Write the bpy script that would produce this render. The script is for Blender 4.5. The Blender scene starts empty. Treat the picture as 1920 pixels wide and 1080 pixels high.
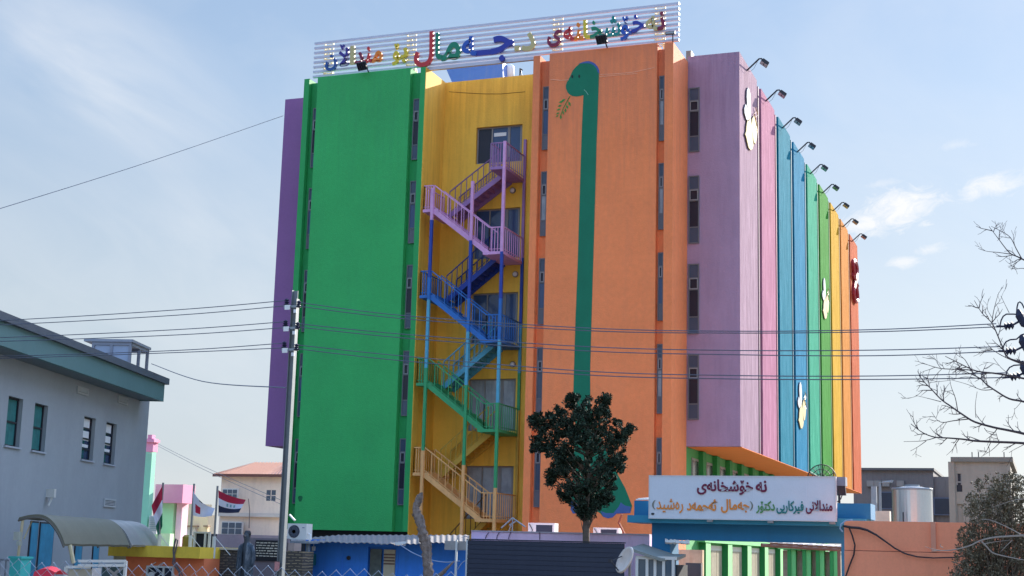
import bpy, math, random
from mathutils import Vector, Matrix, noise
random.seed(7)
sc = bpy.context.scene
COL = sc.collection

# ------------------------------------------------------------------ camera
F_PX = 2679.35
CAM = Vector((29.866, -52.7705, 2.394))
_y, _p, _r = (math.radians(a) for a in (-20.6567, 10.4827, 1.532))
FW = Vector((math.sin(_y)*math.cos(_p), math.cos(_y)*math.cos(_p), math.sin(_p)))
_rt = Vector((math.cos(_y), -math.sin(_y), 0)); _up = _rt.cross(FW)
RT = _rt*math.cos(_r) + _up*math.sin(_r)
UP = -_rt*math.sin(_r) + _up*math.cos(_r)
cam_d = bpy.data.cameras.new('camera'); cam_d.sensor_width = 36; cam_d.lens = 36*F_PX/1920
cam_d.clip_start = 0.2; cam_d.clip_end = 6000
cam = bpy.data.objects.new('camera', cam_d); COL.objects.link(cam)
m = Matrix((RT, UP, -FW)).transposed().to_4x4(); m.translation = CAM
cam.matrix_world = m
sc.camera = cam

# ------------------------------------------------------------------ light and sky
SUN_AZ = math.radians(18)          # from +Y towards +X
SUN_EL = math.radians(23.5)
SKY_STRENGTH = 0.15
sc.view_settings.view_transform = 'Standard'; sc.view_settings.look = 'None'
sc.view_settings.exposure = 2.5; sc.view_settings.gamma = 1
sun_d = bpy.data.lights.new('sun', 'SUN'); sun_d.energy = 2.0; sun_d.angle = math.radians(0.5); sun_d.color = (1, .93, .82)
sun = bpy.data.objects.new('sun', sun_d); COL.objects.link(sun)
sdir = Vector((math.sin(SUN_AZ)*math.cos(SUN_EL), math.cos(SUN_AZ)*math.cos(SUN_EL), math.sin(SUN_EL)))
sun.rotation_euler = sdir.to_track_quat('Z', 'Y').to_euler(); sun.location = (60, 60, 60)


def ray(u, v):
    return FW + RT*((u-960)/F_PX) - UP*((v-540)/F_PX)


def azel(u, v):
    d = ray(u, v).normalized()
    return math.atan2(d.x, d.y), math.asin(d.z)


world = bpy.data.worlds.new('World'); sc.world = world; world.use_nodes = True
wt = world.node_tree; wt.nodes.clear()


def wn(t, **kw):
    n = wt.nodes.new(t)
    for k, v in kw.items():
        setattr(n, k, v)
    return n


def wmath(op, a, b=None, c=None, clamp=False):
    n = wn('ShaderNodeMath', operation=op); n.use_clamp = clamp
    for i, x in enumerate((a, b, c)):
        if x is None:
            continue
        if isinstance(x, (int, float)):
            n.inputs[i].default_value = x
        else:
            wt.links.new(x, n.inputs[i])
    return n.outputs[0]


sky = wn('ShaderNodeTexSky', sky_type='NISHITA'); sky.sun_disc = False
sky.sun_elevation = SUN_EL; sky.sun_rotation = SUN_AZ
sky.air_density = 1.0; sky.dust_density = 1.2; sky.ozone_density = 1.5; sky.altitude = 300
tc = wn('ShaderNodeTexCoord'); sep = wn('ShaderNodeSeparateXYZ')
wt.links.new(tc.outputs['Generated'], sep.inputs[0])
AZ = wmath('ARCTAN2', sep.outputs[0], sep.outputs[1])
EL = wmath('ARCSINE', sep.outputs[2])


def wnoise(sx, sy, rot, detail=6, rough=.6, dist=.3, off=0):
    c, s = math.cos(rot), math.sin(rot)
    a = wmath('ADD', wmath('MULTIPLY', AZ, c*sx), wmath('MULTIPLY', EL, s*sx))
    b = wmath('ADD', wmath('MULTIPLY', AZ, -s*sy), wmath('MULTIPLY', EL, c*sy))
    cb = wn('ShaderNodeCombineXYZ'); wt.links.new(a, cb.inputs[0]); wt.links.new(b, cb.inputs[1]); cb.inputs[2].default_value = off
    nz = wn('ShaderNodeTexNoise'); nz.inputs['Scale'].default_value = 1; nz.inputs['Detail'].default_value = detail
    nz.inputs['Roughness'].default_value = rough; nz.inputs['Distortion'].default_value = dist
    wt.links.new(cb.outputs[0], nz.inputs['Vector'])
    return nz.outputs[0]


def wblob(u, v, ru, rv, rot=0.0):
    """soft ellipse in the sky, 1 in the centre, 0 at the rim"""
    a0, e0 = azel(u, v); ru /= F_PX; rv /= F_PX
    da = wmath('SUBTRACT', AZ, a0); de = wmath('SUBTRACT', EL, e0)
    c, s = math.cos(rot), math.sin(rot)
    x = wmath('DIVIDE', wmath('ADD', wmath('MULTIPLY', da, c), wmath('MULTIPLY', de, s)), ru)
    y = wmath('DIVIDE', wmath('ADD', wmath('MULTIPLY', da, -s), wmath('MULTIPLY', de, c)), rv)
    d = wmath('SQRT', wmath('ADD', wmath('MULTIPLY', x, x), wmath('MULTIPLY', y, y)))
    return wmath('SUBTRACT', 1.0, d, clamp=True)


thin = wnoise(5, 15, -.45, 6, .55, .4, 3.1)
thin2 = wnoise(5, 9, -.2, 6, .6, .4, 8.7)
puff = wnoise(48, 105, .22, 10, .7, .8, 1.3)
terms = []
# long soft streaks in the upper left and a veil over the left half
b = wmath('MAXIMUM', wblob(190, 150, 420, 190, -.38), wmath('MULTIPLY', wblob(330, 520, 700, 330, .1), .75))
terms.append(wmath('MULTIPLY', wmath('MULTIPLY', b, 1.1), wmath('MULTIPLY', wmath('SUBTRACT', thin, .36, clamp=True), 1.7), clamp=True))
# bright small cumulus on the right
for (u, v, ru, rv, g) in ((1690, 392, 130, 50, 1.0), (1625, 420, 90, 34, .95), (1860, 348, 95, 34, .8), (1695, 492, 48, 16, .75), (1745, 468, 46, 14, .6), (1790, 272, 60, 14, .35), (1650, 345, 60, 12, .35)):
    q = wmath('SUBTRACT', wmath('ADD', wmath('MULTIPLY', wblob(u, v, ru*1.25, rv*1.3, .12), 1.0), wmath('MULTIPLY', puff, 1.7)), 1.22, clamp=True)
    terms.append(wmath('MULTIPLY', wmath('MULTIPLY', q, 1.7, clamp=True), g))
terms.append(wmath('MULTIPLY', wmath('SUBTRACT', thin2, .45, clamp=True), .7))
acc = terms[0]
for t in terms[1:]:
    acc = wmath('MAXIMUM', acc, t)
acc = wmath('MULTIPLY', acc, .92, clamp=True)
cl = wn('ShaderNodeMixRGB'); cl.blend_type = 'MIX'
gr = wn('ShaderNodeValToRGB'); cr_ = gr.color_ramp
wt.links.new(wmath('MULTIPLY', EL, 1/math.radians(30), clamp=True), gr.inputs[0])
cr_.elements[0].position = 0; cr_.elements[0].color = (.222, .240, .258, 1)
cr_.elements[1].position = 1; cr_.elements[1].color = (.098, .158, .266, 1)
q_ = cr_.elements.new(.3); q_.color = (.208, .242, .274, 1)
q_ = cr_.elements.new(.6); q_.color = (.156, .211, .288, 1)
gr10 = wn('ShaderNodeVectorMath', operation='SCALE'); gr10.inputs['Scale'].default_value = 3.3
wt.links.new(gr.outputs[0], gr10.inputs[0])
side = wn('ShaderNodeVectorMath', operation='SCALE')      # brighter towards the sun
wt.links.new(wmath('ADD', .88, wmath('MULTIPLY', wmath('ADD', AZ, .75, clamp=True), .22)), side.inputs['Scale']); wt.links.new(gr10.outputs[0], side.inputs[0])
hz = wn('ShaderNodeMixRGB')
wt.links.new(wmath('SUBTRACT', 3.1, wmath('MULTIPLY', EL, 5.3), clamp=True), hz.inputs[0])
hzf = hz.inputs[0].links[0].from_socket
wt.links.new(wmath('MULTIPLY', hzf, .98), hz.inputs[0])
wt.links.new(sky.outputs[0], hz.inputs[1]); wt.links.new(side.outputs[0], hz.inputs[2])
wt.links.new(acc, cl.inputs[0]); wt.links.new(hz.outputs[0], cl.inputs[1])
cl.inputs[2].default_value = (1.2, 1.2, 1.21, 1)
CLOUD = cl
bg = wn('ShaderNodeBackground'); bg.inputs[1].default_value = SKY_STRENGTH
wt.links.new(cl.outputs[0], bg.inputs[0])
wo = wn('ShaderNodeOutputWorld'); wt.links.new(bg.outputs[0], wo.inputs[0])


# ------------------------------------------------------------------ pixel helpers (points on real planes of the place)
def at(u, v, Y):
    d = ray(u, v); return CAM + d*((Y-CAM.y)/d.y)


def atX(u, v, X):
    d = ray(u, v); return CAM + d*((X-CAM.x)/d.x)


def atd(u, v, dist):
    return CAM + ray(u, v)*dist


def ip(u, v, P, n):
    d = ray(u, v); return CAM + d*((P-CAM).dot(n)/d.dot(n))


# ------------------------------------------------------------------ materials
def lin(c):
    return tuple((x/12.92 if x <= .04045 else ((x+.055)/1.055)**2.4) for x in (v/255 for v in c))


_M = {}


def mat(name, rgb, rough=.75, metal=0.0, var=.10, scale=2.5, fine=.05, bump=.0, bscale=60, streak=0.0, streak_z=.12, streak_s=6, dirt_or_light=(0.09, .08, .07), srgb=True, spec=.4, top=None):
    if name in _M:
        return _M[name]
    m = bpy.data.materials.new(name); m.use_nodes = True
    nt = m.node_tree; n = nt.nodes; l = nt.links
    bs = n['Principled BSDF']
    c = lin(rgb) if srgb else rgb
    bs.inputs['Roughness'].default_value = rough; bs.inputs['Metallic'].default_value = metal
    bs.inputs['Specular IOR Level'].default_value = spec
    geo = n.new('ShaderNodeNewGeometry')

    def nz(sc_, det, vec=None, rgh=.6):
        t = n.new('ShaderNodeTexNoise'); t.inputs['Scale'].default_value = sc_; t.inputs['Detail'].default_value = det; t.inputs['Roughness'].default_value = rgh
        l.new(vec or geo.outputs['Position'], t.inputs['Vector']); return t.outputs[0]

    def mth(op, a, b):
        t = n.new('ShaderNodeMath'); t.operation = op
        for i, x in enumerate((a, b)):
            if isinstance(x, (int, float)):
                t.inputs[i].default_value = x
            else:
                l.new(x, t.inputs[i])
        return t.outputs[0]
    big = nz(scale, 5)
    sm = nz(scale*14, 3)
    k = mth('ADD', mth('MULTIPLY', mth('SUBTRACT', big, .5), var*3.2), mth('MULTIPLY', mth('SUBTRACT', sm, .5), fine*3.2))
    k = mth('ADD', k, 1.0)
    mul = n.new('ShaderNodeMixRGB'); mul.blend_type = 'MULTIPLY'; mul.inputs[0].default_value = 1
    mul.inputs[1].default_value = (*c, 1)
    cb = n.new('ShaderNodeCombineXYZ')
    for i in range(3):
        l.new(k, cb.inputs[i])
    l.new(cb.outputs[0], mul.inputs[2])
    out = mul.outputs[0]
    if streak > 0:
        mp = n.new('ShaderNodeMapping'); mp.inputs['Scale'].default_value = (1, 1, streak_z)
        l.new(geo.outputs['Position'], mp.inputs['Vector'])
        s = nz(streak_s, 6, mp.outputs[0], .65)
        ramp = n.new('ShaderNodeValToRGB'); ramp.color_ramp.elements[0].position = .48; ramp.color_ramp.elements[1].position = .78
        l.new(s, ramp.inputs[0])
        mx = n.new('ShaderNodeMixRGB'); l.new(mth('MULTIPLY', ramp.outputs[0], streak), mx.inputs[0])
        l.new(out, mx.inputs[1]); mx.inputs[2].default_value = (*dirt_or_light, 1); out = mx.outputs[0]
    if top:      # rain stains that start at the parapet: (z where they end, z of the edge, strength, colour)
        sp = n.new('ShaderNodeSeparateXYZ'); l.new(geo.outputs['Position'], sp.inputs[0])
        mp2 = n.new('ShaderNodeMapping'); mp2.inputs['Scale'].default_value = (1, 1, .05); l.new(geo.outputs['Position'], mp2.inputs['Vector'])
        drip = nz(4.5, 6, mp2.outputs[0], .7); blot = nz(.9, 5)
        zz = mth('DIVIDE', mth('SUBTRACT', sp.outputs[2], top[0]), top[1]-top[0])
        e = n.new('ShaderNodeMath'); e.operation = 'ADD'; e.use_clamp = True
        l.new(zz, e.inputs[0]); l.new(mth('MULTIPLY', mth('SUBTRACT', drip, .55), 2.6), e.inputs[1])
        kk = mth('MULTIPLY', mth('MULTIPLY', e.outputs[0], mth('ADD', mth('MULTIPLY', blot, .9), .3)), top[2])
        kk.node.use_clamp = True
        mt2 = n.new('ShaderNodeMixRGB'); l.new(kk, mt2.inputs[0]); l.new(out, mt2.inputs[1]); mt2.inputs[2].default_value = (*lin(top[3]), 1); out = mt2.outputs[0]
    l.new(out, bs.inputs['Base Color'])
    if bump > 0:
        bp = n.new('ShaderNodeBump'); bp.inputs['Strength'].default_value = bump; bp.inputs['Distance'].default_value = .05
        l.new(nz(bscale, 4), bp.inputs['Height']); l.new(bp.outputs[0], bs.inputs['Normal'])
    _M[name] = m
    return m


def trowel(name, rgb, amount=.55, k=1.0):
    """painted render with long vertical roller and trowel marks"""
    if name in _M:
        return _M[name]
    m = mat(name, rgb, .9, var=.07, scale=.8, fine=.03, spec=.02)
    nt = m.node_tree; n = nt.nodes; l = nt.links; bs = n['Principled BSDF']
    geo = n.new('ShaderNodeNewGeometry'); mp = n.new('ShaderNodeMapping')
    mp.inputs['Scale'].default_value = (1.2, 1.2, .2); mp.inputs['Rotation'].default_value = (.10, 0, 0)
    l.new(geo.outputs['Position'], mp.inputs['Vector'])
    t = n.new('ShaderNodeTexNoise'); t.inputs['Scale'].default_value = 3; t.inputs['Detail'].default_value = 8; t.inputs['Roughness'].default_value = .72; t.inputs['Distortion'].default_value = .6
    l.new(mp.outputs[0], t.inputs['Vector'])
    r = n.new('ShaderNodeValToRGB'); r.color_ramp.elements[0].position = .44; r.color_ramp.elements[1].position = .68
    l.new(t.outputs[0], r.inputs[0])
    old = bs.inputs['Base Color'].links[0].from_socket
    mx = n.new('ShaderNodeMixRGB'); f = n.new('ShaderNodeMath'); f.operation = 'MULTIPLY'; f.inputs[1].default_value = amount
    l.new(r.outputs[0], f.inputs[0]); l.new(f.outputs[0], mx.inputs[0]); l.new(old, mx.inputs[1])
    c = lin(rgb); mx.inputs[2].default_value = tuple(min(.8, x*1.5+.055) for x in c)+(1,)
    l.new(mx.outputs[0], bs.inputs['Base Color'])
    bp = n.new('ShaderNodeBump'); bp.inputs['Strength'].default_value = .5; bp.inputs['Distance'].default_value = .06
    l.new(t.outputs[0], bp.inputs['Height']); l.new(bp.outputs[0], bs.inputs['Normal'])
    return m


def glass(name, rgb, rough=.08, spec=.45):
    return mat(name, rgb, rough, var=.15, scale=1.2, fine=.02, spec=spec)


def brick_mat(name, c1, c2, mortar, scale=5, axis='X', w=.5, h=.25):
    if name in _M:
        return _M[name]
    m = mat(name, c1, .9, var=.15)
    nt = m.node_tree; n = nt.nodes; l = nt.links; bs = n['Principled BSDF']
    geo = n.new('ShaderNodeNewGeometry'); sp = n.new('ShaderNodeSeparateXYZ'); cb = n.new('ShaderNodeCombineXYZ')
    l.new(geo.outputs['Position'], sp.inputs[0]); l.new(sp.outputs[axis], cb.inputs[0]); l.new(sp.outputs['Z'], cb.inputs[1])
    dn = n.new('ShaderNodeTexNoise'); dn.inputs['Scale'].default_value = 3
    l.new(geo.outputs['Position'], dn.inputs['Vector'])
    va = n.new('ShaderNodeVectorMath'); va.operation = 'MULTIPLY_ADD'
    l.new(dn.outputs['Color'], va.inputs[0]); va.inputs[1].default_value = (.05, .05, 0); l.new(cb.outputs[0], va.inputs[2])
    br = n.new('ShaderNodeTexBrick'); l.new(va.outputs[0], br.inputs['Vector'])
    br.inputs['Color1'].default_value = (*lin(c1), 1); br.inputs['Color2'].default_value = (*lin(c2), 1); br.inputs['Mortar'].default_value = (*lin(mortar), 1)
    br.inputs['Scale'].default_value = scale; br.inputs['Mortar Size'].default_value = .03; br.inputs['Brick Width'].default_value = w; br.inputs['Row Height'].default_value = h
    nz = n.new('ShaderNodeTexNoise'); nz.inputs['Scale'].default_value = 9; nz.inputs['Detail'].default_value = 5
    l.new(geo.outputs['Position'], nz.inputs['Vector'])
    mx = n.new('ShaderNodeMixRGB'); mx.blend_type = 'MULTIPLY'; mx.inputs[0].default_value = .8
    l.new(br.outputs[0], mx.inputs[1])
    rp = n.new('ShaderNodeValToRGB'); rp.color_ramp.elements[0].color = (.45, .45, .45, 1); rp.color_ramp.elements[1].color = (1.3, 1.3, 1.3, 1)
    l.new(nz.outputs[0], rp.inputs[0]); l.new(rp.outputs[0], mx.inputs[2])
    l.new(mx.outputs[0], bs.inputs['Base Color'])
    bp = n.new('ShaderNodeBump'); bp.inputs['Strength'].default_value = .8; bp.inputs['Distance'].default_value = .03
    l.new(br.outputs['Fac'], bp.inputs['Height']); bp.invert = True; l.new(bp.outputs[0], bs.inputs['Normal'])
    return m


def leaf_mat(name, c, spread=.5):
    if name in _M:
        return _M[name]
    m = bpy.data.materials.new(name); m.use_nodes = True
    nt = m.node_tree; n = nt.nodes; l = nt.links; bs = n['Principled BSDF']
    geo = n.new('ShaderNodeNewGeometry'); r = n.new('ShaderNodeValToRGB')
    c = lin(c)
    r.color_ramp.elements[0].color = tuple(x*(1-spread) for x in c)+(1,); r.color_ramp.elements[1].color = tuple(x*(1+spread) for x in c)+(1,)
    l.new(geo.outputs['Random Per Island'], r.inputs[0]); l.new(r.outputs[0], bs.inputs['Base Color'])
    bs.inputs['Roughness'].default_value = .75; bs.inputs['Specular IOR Level'].default_value = .08
    _M[name] = m
    return m


# ------------------------------------------------------------------ mesh builder and scene tree
class MB:
    def __init__(s, xf=None):
        s.v = []; s.f = []; s.mi = []; s.cur = 0; s.xf = xf

    def add(s, pts):
        b = len(s.v)
        for p in pts:
            p = Vector(p); s.v.append(s.xf(p) if s.xf else p)
        return b

    def face(s, *pts):
        b = s.add(pts); s.f.append(tuple(range(b, b+len(pts)))); s.mi.append(s.cur); return s

    def box(s, x0, x1, y0, y1, z0, z1):
        b = s.add([(x, y, z) for z in (z0, z1) for y in (y0, y1) for x in (x0, x1)])
        for q in ((0, 2, 3, 1), (4, 5, 7, 6), (0, 1, 5, 4), (2, 6, 7, 3), (0, 4, 6, 2), (1, 3, 7, 5)):
            s.f.append(tuple(b+i for i in q)); s.mi.append(s.cur)
        return s

    def bar(s, a, b_, w, h=None, up=(0, 0, 1)):
        """rectangular bar from a to b"""
        a, b_ = Vector(a), Vector(b_); h = h or w; d = (b_-a).normalized(); up = Vector(up)
        if abs(d.dot(up)) > .98:
            up = Vector((0, 1, 0))
        x = d.cross(up).normalized()*w/2; y = x.cross(d).normalized()*h/2
        k = s.add([a-x-y, a+x-y, a+x+y, a-x+y, b_-x-y, b_+x-y, b_+x+y, b_-x+y])
        for q in ((0, 3, 2, 1), (4, 5, 6, 7), (0, 1, 5, 4), (1, 2, 6, 5), (2, 3, 7, 6), (3, 0, 4, 7)):
            s.f.append(tuple(k+i for i in q)); s.mi.append(s.cur)
        return s

    def tube(s, pts, r, n=6):
        pts = [Vector(p) for p in pts]; rs = r if isinstance(r, (list, tuple)) else [r]*len(pts)
        rings = []; prev = None
        for i, p in enumerate(pts):
            d = (pts[min(i+1, len(pts)-1)]-pts[max(i-1, 0)]).normalized()
            if prev is None:
                a = d.cross(Vector((0, 0, 1)));
                if a.length < .05:
                    a = d.cross(Vector((0, 1, 0)))
            else:
                a = prev - d*prev.dot(d)
            a.normalize(); prev = a; b2 = d.cross(a)
            rings.append(s.add([p+(a*math.cos(2*math.pi*k/n)+b2*math.sin(2*math.pi*k/n))*rs[i] for k in range(n)]))
        for i in range(len(rings)-1):
            for k in range(n):
                s.f.append((rings[i]+k, rings[i]+(k+1) % n, rings[i+1]+(k+1) % n, rings[i+1]+k)); s.mi.append(s.cur)
        s.f.append(tuple(rings[0]+k for k in reversed(range(n)))); s.mi.append(s.cur)
        s.f.append(tuple(rings[-1]+k for k in range(n))); s.mi.append(s.cur)
        return s

    def prism(s, pts, off):
        pts = [Vector(p) for p in pts]; off = Vector(off); n = len(pts)
        a = s.add(pts); b = s.add([p+off for p in pts])
        s.f.append(tuple(a+i for i in range(n))); s.f.append(tuple(b+i for i in reversed(range(n)))); s.mi += [s.cur]*2
        for i in range(n):
            j = (i+1) % n; s.f.append((a+i, b+i, b+j, a+j)); s.mi.append(s.cur)
        return s

    def rings(s, rows, cap=True):
        ids = [s.add(r) for r in rows]; n = len(rows[0])
        for i in range(len(ids)-1):
            for k in range(n):
                s.f.append((ids[i]+k, ids[i]+(k+1) % n, ids[i+1]+(k+1) % n, ids[i+1]+k)); s.mi.append(s.cur)
        if cap:
            s.f.append(tuple(ids[0]+k for k in reversed(range(n)))); s.f.append(tuple(ids[-1]+k for k in range(n))); s.mi += [s.cur]*2
        return s

    def sheet(s, grid, thick=None):
        ids = [s.add(r) for r in grid]
        for i in range(len(ids)-1):
            for k in range(len(grid[0])-1):
                s.f.append((ids[i]+k, ids[i]+k+1, ids[i+1]+k+1, ids[i+1]+k)); s.mi.append(s.cur)
        return s


ORI = {}


def mesh_obj(mb, name, mats, origin, smooth=False):
    me = bpy.data.meshes.new(name); o0 = Vector(origin)
    me.from_pydata([tuple(v-o0) for v in mb.v], [], mb.f)
    for mt in (mats if isinstance(mats, (list, tuple)) else [mats]):
        me.materials.append(mt)
    if any(mb.mi):
        me.polygons.foreach_set('material_index', mb.mi)
    if smooth:
        me.polygons.foreach_set('use_smooth', [True]*len(me.polygons))
    me.update()
    o = bpy.data.objects.new(name, me); COL.objects.link(o)
    ORI[o] = o0
    return o


def thing(name, label, cat, loc, group=None):
    o = bpy.data.objects.new(name, None); COL.objects.link(o); o.location = loc
    o.empty_display_size = .3
    o['label'] = label; o['category'] = cat
    if group:
        o['group'] = group
    ORI[o] = Vector(loc)
    return o


def part(mb, name, mt, parent, label=None, smooth=False, kind=None):
    o = mesh_obj(mb, name, mt, ORI[parent], smooth); o.parent = parent
    if label:
        o['label'] = label
    if kind:
        o['kind'] = kind
    return o


def solo(mb, name, mt, label, cat, group=None, smooth=False):
    xs = [v.x for v in mb.v]; ys = [v.y for v in mb.v]; zs = [v.z for v in mb.v]
    org = Vector(((min(xs)+max(xs))/2, (min(ys)+max(ys))/2, min(zs)))
    o = mesh_obj(mb, name, mt, org, smooth); o.location = org
    o['label'] = label; o['category'] = cat
    if group:
        o['group'] = group
    return o


def struct(mb, name, mt):
    o = mesh_obj(mb, name, mt, (0, 0, 0)); o['kind'] = 'structure'; return o


def dup(root, loc, label=None):
    r = root.copy(); COL.objects.link(r); r.location = loc
    if label:
        r['label'] = label

    def rec(a, b):
        for ch in a.children:
            c = ch.copy(); COL.objects.link(c); c.parent = b; rec(ch, c)
    rec(root, r)
    return r


def glyph_mesh(text, bold=.0, thick=.05):
    cu = bpy.data.curves.new('glyphs', 'FONT'); cu.body = text; cu.size = 1; cu.extrude = .5; cu.offset = bold; cu.resolution_u = 4
    ob = bpy.data.objects.new('glyphs', cu); COL.objects.link(ob)
    bpy.context.view_layer.update()
    me = bpy.data.meshes.new_from_object(ob.evaluated_get(bpy.context.evaluated_depsgraph_get()))
    vs = [v.co.copy() for v in me.vertices]; fs = [tuple(p.vertices) for p in me.polygons]
    bpy.data.objects.remove(ob); bpy.data.curves.remove(cu); bpy.data.meshes.remove(me)
    return vs, fs


_adv = {}


def advance(ch):
    if ch not in _adv:
        def wid(t):
            v, _ = glyph_mesh(t); return max(p.x for p in v)-min(p.x for p in v)
        _adv[ch] = wid('l'+ch+'l')-wid('ll')
    return _adv[ch]


def letters(mb, text, x0, x1, z0, z1, y, thick, bold=.02):
    """presentation-form glyphs (visual order) fitted in a rectangle of the plane Y = y"""
    vs, fs = [], []; cx = 0
    for i, ch in enumerate(text):
        v, f = glyph_mesh(ch, bold); k = len(vs)
        vs += [Vector((p.x+cx, p.y, p.z+(i % 3)*.08)) for p in v]; fs += [tuple(k+j for j in q) for q in f]; cx += advance(ch)
    a0, a1 = min(v.x for v in vs), max(v.x for v in vs); b0, b1 = min(v.y for v in vs), max(v.y for v in vs)
    k = len(mb.v)
    for v in vs:
        mb.v.append(Vector((x0+(v.x-a0)/(a1-a0)*(x1-x0), y-(v.z+.5)*thick, z0+(v.y-b0)/(b1-b0)*(z1-z0))))
    for f in fs:
        mb.f.append(tuple(k+i for i in f)); mb.mi.append(mb.cur)
    return mb


def word(*cps):
    return ''.join(chr(c) for c in reversed(cps))


# ------------------------------------------------------------------ shared materials
GREEN = mat('green_paint', (52, 168, 90), .75, top=(17, 24, .3, (44, 118, 82)), var=.12, scale=.45, fine=.075, bump=.3, bscale=18, streak=.16, streak_s=2.2, dirt_or_light=(.03, .22, .10))
GREEN_D = mat('green_trim_paint', (40, 154, 82), .7, var=.06, bump=.1, streak=.15, dirt_or_light=(.02, .08, .05))
ORANGE = mat('orange_paint', (242, 138, 84), .85, top=(16.5, 22.4, .6, (176, 104, 84)), var=.12, scale=.4, fine=.075, bump=.35, bscale=18, streak=.2, streak_s=2.2, dirt_or_light=(.52, .19, .11))
YELLOW = mat('yellow_paint', (242, 192, 74), .8, top=(17, 22.5, .55, (176, 126, 54)), var=.10, scale=.6, fine=.04, bump=.25, bscale=20, streak=.34, streak_s=3.2, streak_z=.06, dirt_or_light=(.22, .13, .03))
PURPLE = mat('purple_paint', (166, 138, 162), .8, top=(18.5, 22.9, .6, (120, 92, 118)), var=.09, scale=.7, fine=.05, bump=.3, bscale=18, streak=.2, streak_s=4, dirt_or_light=(.12, .08, .14))
VIOLET = mat('violet_paint', (142, 96, 148), .8, var=.08, scale=.7, bump=.15)
SOFFIT = mat('soffit_paint', (252, 132, 66), .8, var=.06)
CONCRETE = mat('concrete', (150, 146, 140), .9, var=.15, scale=.8, streak=.3, bump=.2)
ROOF = mat('roof_membrane', (120, 120, 118), .9)
FRAME = mat('window_frame_aluminium', (132, 130, 128), .5, var=.06)
FRAME_W = mat('white_window_frame', (205, 205, 200), .5, var=.05)
GLASS_B = glass('blue_window_glass', (62, 84, 118))
GLASS_D = glass('dark_window_glass', (44, 46, 58), .2, .3)
GLASS_G = glass('grey_window_glass', (70, 84, 102), .15, .4)
GLASS_L = mat('curtain_reflection_glass', (150, 158, 164), .2, var=.35, scale=1.6, streak=.5, streak_s=7, dirt_or_light=(.05, .06, .08), spec=.4)  # pale for curtains, with white reflections put into the colour
PANEL_G = mat('grey_window_panel', (98, 102, 110), .5)
DARK = mat('dark_metal', (42, 44, 52), .5, var=.1)
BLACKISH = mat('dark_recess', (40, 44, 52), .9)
STEEL = mat('galvanised_steel', (140, 148, 154), .45, .35, var=.12, scale=3, streak=.15)
WHITE = mat('white_paint', (222, 222, 220), .5, var=.05)
GLASS_BL = glass('teal_curtain_glass', (34, 112, 138), .15, .5)

# ------------------------------------------------------------------ ground
g = MB(); g.face((-900, -300, 0), (900, -300, 0), (900, 1500, 0), (-900, 1500, 0))
struct(g, 'ground', mat('dusty_ground', (128, 118, 104), .95, var=.12, scale=.3))
g = MB(); g.face((-80, -52, .004), (80, -52, .004), (80, -33, .004), (-80, -33, .004))
struct(g, 'road', mat('asphalt', (62, 62, 64), .9, var=.15, scale=2))
g = MB(); g.box(-80, 80, -33, -29.5, 0, .12)
struct(g, 'pavement', mat('paving', (140, 136, 128), .9, var=.1))

# ------------------------------------------------------------------ hospital
ZT = 22.55; ZW = 22.76; ZWL = 22.46; ZB = 6.68; YR = 2.13; YW = 2.46; W = 16.55; D = 2.14; L = 38.34
FLOORS = [18.17, 14.53, 10.90, 7.27, 3.68]
hosp = thing('hospital_building', 'six storey hospital painted in rainbow colours with green, yellow and orange front', 'building', (W/2, 0, 0))


def wall_holes(mb, x0, x1, z0, z1, y, holes, depth):
    """front sheet in the plane Y = y with openings and their reveals"""
    xs = sorted({x0, x1, *[h[0] for h in holes], *[h[1] for h in holes]}); zs = sorted({z0, z1, *[h[2] for h in holes], *[h[3] for h in holes]})
    for i in range(len(xs)-1):
        for j in range(len(zs)-1):
            cx, cz = (xs[i]+xs[i+1])/2, (zs[j]+zs[j+1])/2
            if any(h[0] < cx < h[1] and h[2] < cz < h[3] for h in holes):
                continue
            mb.face((xs[i], y, zs[j]), (xs[i+1], y, zs[j]), (xs[i+1], y, zs[j+1]), (xs[i], y, zs[j+1]))
    for a, b, c, d in holes:
        e = y+depth
        mb.face((a, y, c), (b, y, c), (b, e, c), (a, e, c)); mb.face((a, y, d), (a, e, d), (b, e, d), (b, y, d))
        mb.face((a, y, c), (a, e, c), (a, e, d), (a, y, d)); mb.face((b, y, c), (b, y, d), (b, e, d), (b, e, c))


# green front block
b = MB(); b.box(.66, 5.10, 0, 2.0, 3.1, ZT); part(b, 'green_wall', GREEN, hosp)
b = MB()
b.box(0, .25, 0, 2.0, 3.1, ZT-.02); b.box(5.57, 5.80, 0, 2.0, 3.1, ZT-.02)
b.box(.25, .66, .28, 2.0, 3.1, ZT-.15); b.box(5.10, 5.57, .28, 2.0, 3.1, ZT-.15)
part(b, 'green_fin', GREEN_D, hosp)
b = MB(); b.box(.1, 5.7, .6, 2.0, 0, 3.1); part(b, 'shaded_plinth', BLACKISH, hosp)  # recessed plinth, shade under the green block put into its near-black colour
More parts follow.
